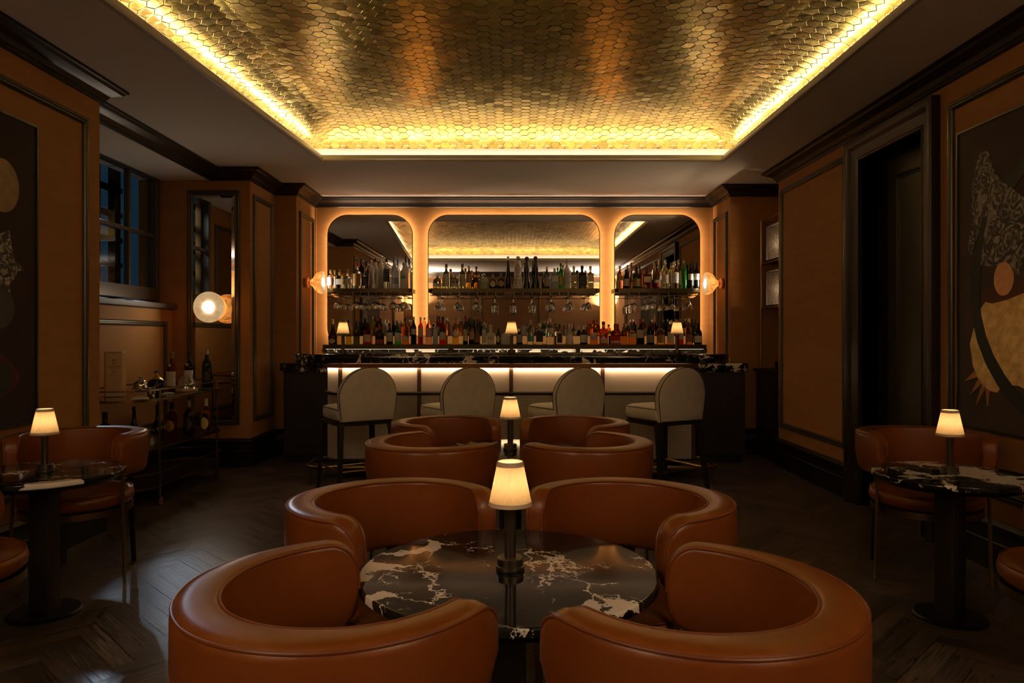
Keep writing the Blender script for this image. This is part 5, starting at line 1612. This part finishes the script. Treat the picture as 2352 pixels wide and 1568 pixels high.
# ---- lower ledge, front row
LY = 7.985
lowf = row([
 (764, 21, 733, 'bell', 'brown', 'gold', 'cream', {'lab': (.04, .24), 'round_label': True, 'capstyle': 'sleeve'}, 'dark bell-shaped bottle with a round cream seal'),
 (781, 13, 752, 'whisky', 'straw', 'silver', None, {}, 'pale straw-coloured bottle behind the left lamp'),
 (801, 13, 735, 'tall', 'yellow', 'black', None, {}, 'yellow bottle beside the left lamp'),
 (819, 15, 737, 'wine', 'olive', 'black', None, {}, 'olive green bottle'),
 (845, 20, 741, 'whisky', 'deepred', 'black', 'cream', dict(S, lab=(.14, .46)), 'square amber-red bottle with a cream label'),
 (872, 21, 746, 'squat', 'brown', 'red', 'red', {'lab': (.04, .26)}, 'round dark bottle with a red seal'),
 (895, 16, 742, 'whisky', 'brown', 'black', 'white', {'lab': (.14, .56)}, 'dark bottle with a tall white label'),
 (914, 16, 742, 'whisky', 'green', 'green', 'white', {'lab': (.14, .56)}, 'green bottle with a tall white label'),
 (931, 17, 731, 'tall', 'orange', 'black', 'white', {'lab': (.14, .34), 'round_label': True}, 'orange bottle with a round white label'),
 (950, 13, 727, 'wine', 'dark', 'silver', 'white', {'lab': (.36, .56)}, 'slim dark bottle with a white label'),
 (966, 12, 728, 'tall', 'red', 'silver', 'white', {'lab': (.28, .62)}, 'red bottle with an upright white label'),
 (985, 15, 727, 'tall', 'pink', 'glass', 'redwhite', {'lab': (.28, .60)}, 'clear pinkish bottle with a white and red label'),
 (1000, 11, 744, 'tall', 'skyblue', 'silver', None, S, 'narrow pale blue square bottle'),
 (1017, 17, 727, 'liqueur', 'red', 'black', 'white', {'lab': (.18, .44), 'label2': 'black', 'lab2': (.44, .54)}, 'red bottle with a black-topped white label'),
 (1046, 15, 730, 'tall', 'gold', 'orange', 'white', {'lab': (.24, .56), 'round_label': True, 'capstyle': 'sleeve'}, 'golden bottle with an oval white label and orange cap'),
 (1069, 12, 724, 'wine', 'dgreen', 'red', 'cream', {'lab': (.12, .52), 'capstyle': 'sleeve'}, 'slim dark green bottle with a red cap'),
 (1083, 13, 732, 'wine', 'brown', 'black', 'tan', {'lab': (.20, .50), 'capstyle': 'sleeve'}, 'dark brown bottle with a tan label'),
 (1096, 14, 733, 'liqueur', 'brown', 'black', 'brown', {'lab': (.08, .44)}, 'dark bottle with an orange-brown label'),
 (1112, 14, 739, 'tall', 'teal', 'silver', 'white', {'lab': (.10, .66)}, 'blue-green bottle with a white strip label'),
 (1127, 25, 745, 'squat', 'frost', 'white', 'clearprint', dict(S, lab=(.22, .40)), 'wide square frosted bottle'),
 (1144, 11, 754, 'whisky', 'dark', 'black', 'cream', {'lab': (.12, .56), 'round_label': True}, 'small black bottle with a diamond cream label'),
 (1161, 21, 755, 'squat', 'white', 'silver', None, {}, 'white ceramic bottle behind the middle lamp'),
 (1193, 15, 755, 'whisky', 'dark', 'silver', 'grey', {'lab': (.12, .62)}, 'small black bottle with a grey label'),
 (1219, 16, 734, 'tall', 'clear', 'glass', 'teal', {'lab': (.12, .36)}, 'clear bottle with a teal label'),
 (1239, 17, 741, 'whisky', 'pale', 'glass', 'black', {'lab': (.12, .60)}, 'clear bottle with a tall black label'),
 (1263, 18, 730, 'tall', 'clear', 'glass', 'white', {'lab': (.44, .60)}, 'clear tall bottle with a white band'),
 (1285, 15, 744, 'squat', 'clear', 'black', 'black', dict(S, lab=(.08, .56)), 'clear square bottle with a black picture label'),
 (1308, 20, 743, 'cone', 'silverg', 'silver', None, {}, 'cone-shaped silvery bottle'),
 (1341, 18, 747, 'squat', 'brown', 'silver', 'white', {'lab': (.10, .50)}, 'brown bottle with white bands'),
 (1364, 18, 735, 'whisky', 'amber', 'red', 'redwhite', {'lab': (.20, .48)}, 'amber bottle with a red and white label'),
 (1386, 19, 738, 'whisky', 'deepred', 'black', 'cream', dict(S, lab=(.06, .28)), 'square deep red bottle with a low cream label'),
 (1414, 24, 743, 'squat', 'deepred', 'red', 'white', {'lab': (.08, .18)}, 'round-shouldered red bottle with a thin white label'),
 (1434, 16, 742, 'whisky', 'amber', 'cork', None, {}, 'plain amber bottle'),
 (1452, 19, 746, 'squat', 'amber', 'black', 'cream', {'lab': (.38, .56)}, 'amber bottle with an arched cream label'),
 (1471, 19, 733, 'whisky', 'dgreen', 'red', 'cream', {'lab': (.26, .58)}, 'green bottle with a big cream label'),
 (1494, 18, 738, 'whisky', 'dark', 'black', 'grey', {'lab': (.08, .42)}, 'dark bottle with a grey label'),
 (1517, 19, 740, 'squat', 'gold', 'black', 'gold', {'lab': (.08, .44)}, 'golden-brown bottle with an amber label'),
 (1540, 16, 736, 'whisky', 'amber', 'silver', 'white', {'lab': (.10, .52)}, 'amber bottle with a white label beside the right lamp'),
 (1564, 12, 744, 'whisky', 'red', 'white', 'redwhite', {'lab': (.24, .56)}, 'red bottle behind the right lamp'),
 (1582, 16, 731, 'whisky', 'amber', 'yellow', 'brown', {'lab': (.10, .40)}, 'amber bottle with a brown label'),
 (1603, 19, 741, 'liqueur', 'dark', 'black', 'white', {'lab': (.10, .40)}, 'black bottle with a broad white label'),
], LY, LZ + .0005, 'bottles along the lower ledge', 'on the lower ledge')
# ---- lower ledge, back row standing on the riser
caps = [(790, 'dark', 'black', 735), (830, 'dgreen', 'black', 729), (856, 'yellow', 'yellow', 726), (868, 'dark', 'red', 730), (884, 'frost', 'silver', 733), (905, 'dark', 'black', 735), (922, 'pink', 'silver', 735), (940, 'orange', 'silver', 734), (975, 'pink', 'silver', 729), (1004, 'red', 'black', 725), (1026, 'pink', 'silver', 729), (1058, 'gold', 'white', 730), (1075, 'dgreen', 'cork', 727), (1102, 'dgreen', 'red', 732), (1203, 'frost', 'white', 740), (1250, 'green', 'glass', 737), (1259, 'clear', 'glass', 740), (1277, 'clear', 'black', 742), (1318, 'clear', 'black', 748), (1356, 'amber', 'red', 737), (1373, 'amber', 'red', 737), (1398, 'amber', 'black', 745), (1441, 'brown', 'silver', 744), (1456, 'brown', 'silver', 733), (1479, 'amber', 'teal', 733), (1499, 'amber', 'silver', 733), (1513, 'brown', 'black', 739), (1525, 'brown', 'black', 743), (1533, 'dgreen', 'silver', 733), (1552, 'amber', 'yellow', 733), (1573, 'brown', 'silver', 732), (1589, 'dgreen', 'black', 733), (1598, 'brown', 'black', 733)]
cn = {'dark': 'black', 'dgreen': 'dark green', 'frost': 'frosted', 'brown': 'brown', 'gold': 'golden', 'pink': 'pinkish', 'clear': 'clear', 'amber': 'amber', 'yellow': 'yellow', 'orange': 'orange', 'red': 'red', 'green': 'green'}
row([(px, 12, top, 'whisky' if k % 2 else 'tall', g, c, 'cream' if k % 3 == 0 else None, {'lab': (.14, .45)}, '%s bottle with %s cap' % (cn[g], 'glass' if c == 'glass' else c)) for k, (px, g, c, top) in enumerate(caps)],
    8.165, LZ + .1005, 'bottles on the glowing riser', 'on the riser', stagger=.03)

# ---- lettering and painted marks on bottles
def text(parent, s, size, loc, rot, m, name='lettering', align='CENTER'):
    cu = bpy.data.curves.new(name, 'FONT'); cu.body = s; cu.size = size; cu.align_x = align; cu.align_y = 'CENTER'; cu.extrude = .0002
    cu.materials.append(m)
    tmp = bpy.data.objects.new(name, cu); COL.objects.link(tmp)
    dg = bpy.context.evaluated_depsgraph_get(); dg.update()
    me = bpy.data.meshes.new_from_object(tmp.evaluated_get(dg)); COL.objects.unlink(tmp); bpy.data.objects.remove(tmp)
    if not me.materials: me.materials.append(m)
    o = bpy.data.objects.new(name, me); COL.objects.link(o); o.parent = parent; o.location = loc; o.rotation_euler = rot
    return o
INK = mat('dark_print', (.03, .025, .02), .6)
for o in list(SC.objects):
    l = o.get('label', '')
    if l.startswith('frosted bottle with upright script'):
        text(o, 'C\u00eeroc', .052, (0.002, -.0405, .115), (pi / 2, -pi / 2, 0), INK)
    if l.startswith('white ceramic decanter'):
        sw = MB(); hh = PZ(588, UY) - UZ; rr = 12 * UY / 1650 * .98
        def rad(f):
            pf = SH['decanter'][1]
            for i in range(1, len(pf)):
                if f <= pf[i][1]:
                    u = (f - pf[i - 1][1]) / (pf[i][1] - pf[i - 1][1]); return rr * (pf[i - 1][0] + (pf[i][0] - pf[i - 1][0]) * u)
            return rr * .46
        def on(a, f): return ((rad(f) + .0006) * sin(a), -(rad(f) + .0006) * cos(a), f * hh)
        sw.tube([on(.75 * cos(q), .60 + .13 * sin(q)) for q in [2 * pi * i / 24 for i in range(24)]], .0022, 5, True)
        sw.tube([on(.35 * cos(q), .60 + .06 * sin(q)) for q in [2 * pi * i / 16 for i in range(16)]], .0016, 5, True)
        for s in (-1, 1): sw.tube([on(s * (.62 + .30 * cos(q)), .20 + .085 * sin(q)) for q in [.4 + 4.4 * i / 16 for i in range(17)]], .0026, 5)
        for k in range(9): sw.tube([on(-1.2 + .3 * k, .05), on(-1.2 + .3 * k, .075)], .0022, 5)
        for k in range(5): sw.tube([on(-.6 + .3 * k, .35), on(-.5 + .3 * k, .385)], .0020, 5)
        sw.build('painted_swirl', mat('navy_glaze', (.02, .025, .06), .3), o)
# ================================================================== THINGS ON THE TROLLEY
def at(px, y, z): return (PX(px, y), y, z)
Z1 = TOPZ + .0005; Z2 = MIDZ + .0005
# boxed bottle
bx = thing('presentation_box', 'tall pale wooden presentation box with a printed front panel', 'box', (-3.035, 5.52, Z1), radians(14))
BOXW = mottled('honey_box_wood', (.48, .25, .085), (.58, .32, .11), rough=.45, scale=6, bump=.05, stretch=(6, 6, 1))
MB().box(-.062, .062, -.062, .062, 0, .335).build('box_body', BOXW, bx, smooth=False, bevel=.003)
MB().box(-.064, .064, -.064, .064, .336, .345).build('box_lid', mat('box_lid_wood', (.55, .38, .20), .4), bx, smooth=False, bevel=.002)
MB().box(-.046, .060, -.066, -.0625, 0.003, .333).build('front_panel', mat('box_front_panel', (.74, .54, .33), .5), bx, smooth=False)
PR = mat('box_print', (.10, .055, .02), .6)
MB().prism(arc(.007, .272, .013, -.4, pi + .4, 14) + arc(.007, .272, .008, pi + .4, -.4, 14), 'y', -.0672, -.066).build('crest', PR, bx, smooth=False)
MB().prism([(.001, .250), (.013, .250), (.007, .264)], 'y', -.0672, -.066).build('crest', PR, bx, smooth=False)
text(bx, 'THE', .007, (.007, -.0665, .243), (pi / 2, 0, 0), PR)
text(bx, 'MACALLAN', .0150, (.007, -.0665, .231), (pi / 2, 0, 0), PR)
text(bx, 'HIGHLAND SINGLE MALT', .0065, (.007, -.0665, .219), (pi / 2, 0, 0), PR)
text(bx, '25', .030, (.007, -.0665, .192), (pi / 2, 0, 0), PR)
text(bx, 'YEARS OLD', .0080, (.007, -.0665, .166), (pi / 2, 0, 0), PR)
# bottles on the tray
def tb(px, y, z, h, r, *a, lbl, grp, **k):
    t = bottle(PX(px, y), y, z, h, r, *a, **k); t['label'] = lbl; t['group'] = grp; return t
gt = 'bottles on the trolley tray'; gm = 'bottles on the middle tier of the trolley'
a = tb(395, 6.10, Z1, .325, .044, 'whisky', 'deepred', 'cork', 'white', lab=(.12, .50), lbl='whisky bottle with a tall white label and cork-brown cap on the trolley', grp=gt)
c = tb(435, 6.24, Z1, .335, .044, 'whisky', 'dark', 'black', 'white', lab=(.14, .50), lbl='dark bottle with a white label behind the glass dome on the trolley', grp=gt)
for o in (a, c):
    MB().prism([(-.014, .225), (.014, .225), (0, .198)], 'y', -.0435, -.0405).build('neck_badge', LB['white'], o, smooth=False)
tb(475, 6.36, Z1, .345, .042, 'wine', 'dgreen', 'silver', 'black', lab=(.20, .44), lbl='dark green bottle with a silver cap and slanted black label on the trolley', grp=gt)
# low wide decanter with gilt shoulders
dc = thing('decanter', 'squat black decanter with gilt shoulders and a silver stopper on the trolley', 'decanter', at(360, 5.74, Z1))
MB().lathe([(.050, 0), (.066, .012), (.074, .05), (.072, .085), (.060, .108), (.046, .120)], 28).build('decanter_body', G['dark'], dc, angle=60)
MB().lathe([(.047, .118), (.030, .130), (.017, .146), (.013, .160), (1e-4, .161)], 28).build('gilt_shoulder', CAPS['gold'], dc, angle=50)
MB().lathe([(.012, .160), (.012, .166), (.026, .176), (.027, .184), (.018, .190), (1e-4, .192)], 20).build('stopper', SILVER, dc, angle=50)
# cloche on a footed plate
cl = thing('footed_cloche', 'silver domed cloche on a small footed plate on the trolley', 'cloche', at(322, 5.42, Z1))
MB().lathe([(.034, 0), (.032, .005), (.008, .010), (.006, .055), (.012, .060), (.062, .066), (.066, .072), (.060, .072), (1e-4, .068)], 32).build('footed_plate', SILVER, cl, angle=50)
MB().lathe([(.052, .0725), (.053, .085), (.049, .105), (.038, .124), (.020, .135), (1e-4, .138)], 32).build('dome', mat('silvered_dome', (.62, .60, .57), .12, metal=1.0), cl, angle=60)
MB().lathe([(.005, .136), (.005, .142), (.012, .150), (.013, .158), (.008, .166), (1e-4, .168)], 16).build('dome_knob', SILVER, cl, angle=60)
# mixing tools in a silver cup
cup = thing('silver_cup', 'small silver cup holding bar tongs on the trolley', 'cup', at(347, 5.40, Z1))
MB().lathe([(1e-4, .002), (.026, 0), (.030, .01), (.034, .075), (.035, .078), (.032, .076), (.028, .012), (1e-4, .010)], 24).build('cup_body', SILVER, cup, angle=60)
tg = MB().tube([(0, 0, .012), (.020, 0, .070), (.042, .0, .115), (.050, 0, .120)], .0035, 8)
tg.tube([(0, .012, .012), (.024, .010, .068), (.048, .004, .108), (.050, 0, .120)], .0035, 8)
o = tg.build('bar_tongs', SILVER, None, loc=at(347, 5.40, Z1)); tag(o, 'silver bar tongs leaning out of the small cup on the trolley', 'tongs')
# folded napkins
NAP = mat('white_linen', (.62, .60, .55), .8)
o = MB().box(-.055, .055, -.04, .04, 0, .006).box(-.05, .05, -.036, .038, .006, .011).build('folded_napkin', NAP, None, smooth=False, bevel=.002, loc=at(322, 5.27, Z1), rot=(0, 0, .3)); tag(o, 'white folded napkin beside the cloche on the trolley', 'napkin')
o = MB().box(-.05, .05, -.03, .03, 0, .005).box(-.04, .05, -.028, .028, .005, .009).build('folded_napkin', NAP, None, smooth=False, bevel=.002, loc=at(382, 5.74, Z1), rot=(0, 0, .9)); tag(o, 'white folded napkin beside the wooden board on the trolley', 'napkin')
# glass dome on a wooden board
bd = MB().lathe([(1e-4, 0), (.084, 0), (.088, .004), (.088, .020), (.084, .024), (1e-4, .024)], 48).build('serving_board', mat('pale_maple', (.52, .33, .19), .5), None, angle=40, loc=at(429, 6.02, Z1)); tag(bd, 'round pale wooden board under the glass dome on the trolley', 'board')
dm = MB().lathe([(.080, 0), (.076, .035), (.060, .075), (.048, .088), (.048, .102), (.046, .104), (.046, .088), (.058, .074), (.074, .034), (.078, 0)], 36, close=True).build('glass_dome', CRYSTAL, None, angle=50, loc=at(429, 6.02, Z1 + .0245)); tag(dm, 'clear upturned glass bowl on the wooden board on the trolley', 'glass')
o = MB().box(-.05, .05, -.03, .03, 0, .012).build('base_light_slab', mat('green_base_light', (.05, .10, .05), .8), None, smooth=False, bevel=.004, loc=at(471, 6.24, Z1), rot=(0, 0, .1)); tag(o, 'green bottle-base light shown as a flat cloth at the far end of the trolley tray', 'slab')  # green slab standing in for light in the bottle base
# middle tier
for k, (px, y, h, sh_, lb_, txt) in enumerate(((241, 5.22, .275, 'squat', None, 'dark flared bottle nearest the wall edge'), (308, 5.52, .285, 'bell', None, 'dark flared bottle behind the tumblers'), (362, 5.68, .29, 'bell', None, 'dark flared bottle next to the front post'))):
    t = tb(px, y, Z2, h, .048, sh_, 'dark', 'black', lb_, lbl=txt + ' on the trolley middle tier', grp=gm)
    if sh_ == 'bell':
        b = MB()
        pts = [(.046 * cos(a), .046 * sin(a), .090 + (.012 if i % 2 else -.010)) for i, a in enumerate([-2.6 + 2.1 * i / 10 for i in range(11)])]
        b.tube(pts, .0022, 5); b.tube([(p[0] * 1.0, p[1] * 1.0, p[2] - .02) for p in pts[2:9]], .0018, 5)
        b.build('silver_antler', SILVER, t)
tb(394, 6.05, Z2, .275, .046, 'squat', 'deepred', 'black', 'gold', lab=(.10, .46), round_label=True, lbl='bottle with a gold oval label left of the black-labelled one on the trolley middle tier', grp=gm)
tb(434, 6.10, Z2, .290, .046, 'squat', 'brown', 'silver', 'black', lab=(.10, .48), round_label=True, lbl='bottle with a black oval label on the trolley middle tier', grp=gm)
tb(473, 6.20, Z2, .290, .042, 'squat', 'amber', 'white', 'yellow', lab=(.10, .46), round_label=True, lbl='bottle with a yellow oval label behind the curved strap on the trolley', grp=gm)
tm = MB().lathe([(1e-4, 0), (.038, 0), (.041, .006), (.042, .085), (.0395, .085), (.038, .016), (1e-4, .014)], 24)
for k in range(12):
    a = 2 * pi * k / 12; tm.tube([(.0415 * cos(a), .0415 * sin(a), .01), (.0420 * cos(a), .0420 * sin(a), .055)], .0022, 5)
o = tm.build('rocks_tumbler', CRYSTAL, None, angle=40, loc=at(330, 5.27, Z2)); tag(o, 'cut glass tumbler in front on the trolley middle tier', 'glass', 'cut tumblers on the trolley')
for px, y, l in ((350, 5.40, 'cut glass tumbler half hidden behind the front one on the trolley'), (312, 5.36, 'cut glass tumbler behind on the left on the trolley middle tier')):
    q = o.copy(); COL.objects.link(q); q.location = at(px, y, Z2); q['label'] = l
# ================================================================== FILL UPLIGHTERS ADDED OUT OF VIEW ON THE REAR WALL
def uplighter(x, label):
    t = thing('added_uplighter', label, 'wall lamp', (x, YB, 1.95), 0, 'added fill uplighters on the rear wall')
    MB().box(-.035, .035, 0, .02, -.09, .03).build('back_plate', BRONZE, t, smooth=False, bevel=.003)
    MB().lathe([(.012, -.09), (.05, -.07), (.10, -.02), (.125, .03), (.122, .03), (.096, -.016), (.048, -.064), (.012, -.08)], 32, (0, .15, 0), close=True).build('bowl', BRONZE, t, angle=40)
    MB().tube([(0, .01, -.05), (0, .07, -.06), (0, .15, -.08)], .010, 8).build('arm', BRONZE, t)
    ld = bpy.data.lights.new('fill_uplight', 'AREA'); ld.shape = 'DISK'; ld.size = .17; ld.energy = L_FILL; ld.color = (1.0, .86, .70); ld.spread = radians(150)
    lo = bpy.data.objects.new('fill_uplight', ld); lo.location = (0, .15, .005); lo.rotation_euler = (pi, 0, 0); lo.parent = t; COL.objects.link(lo)
uplighter(-2.33, 'added bronze fill uplighter at the left end of the rear wall')
uplighter(2.33, 'added bronze fill uplighter at the right end of the rear wall')
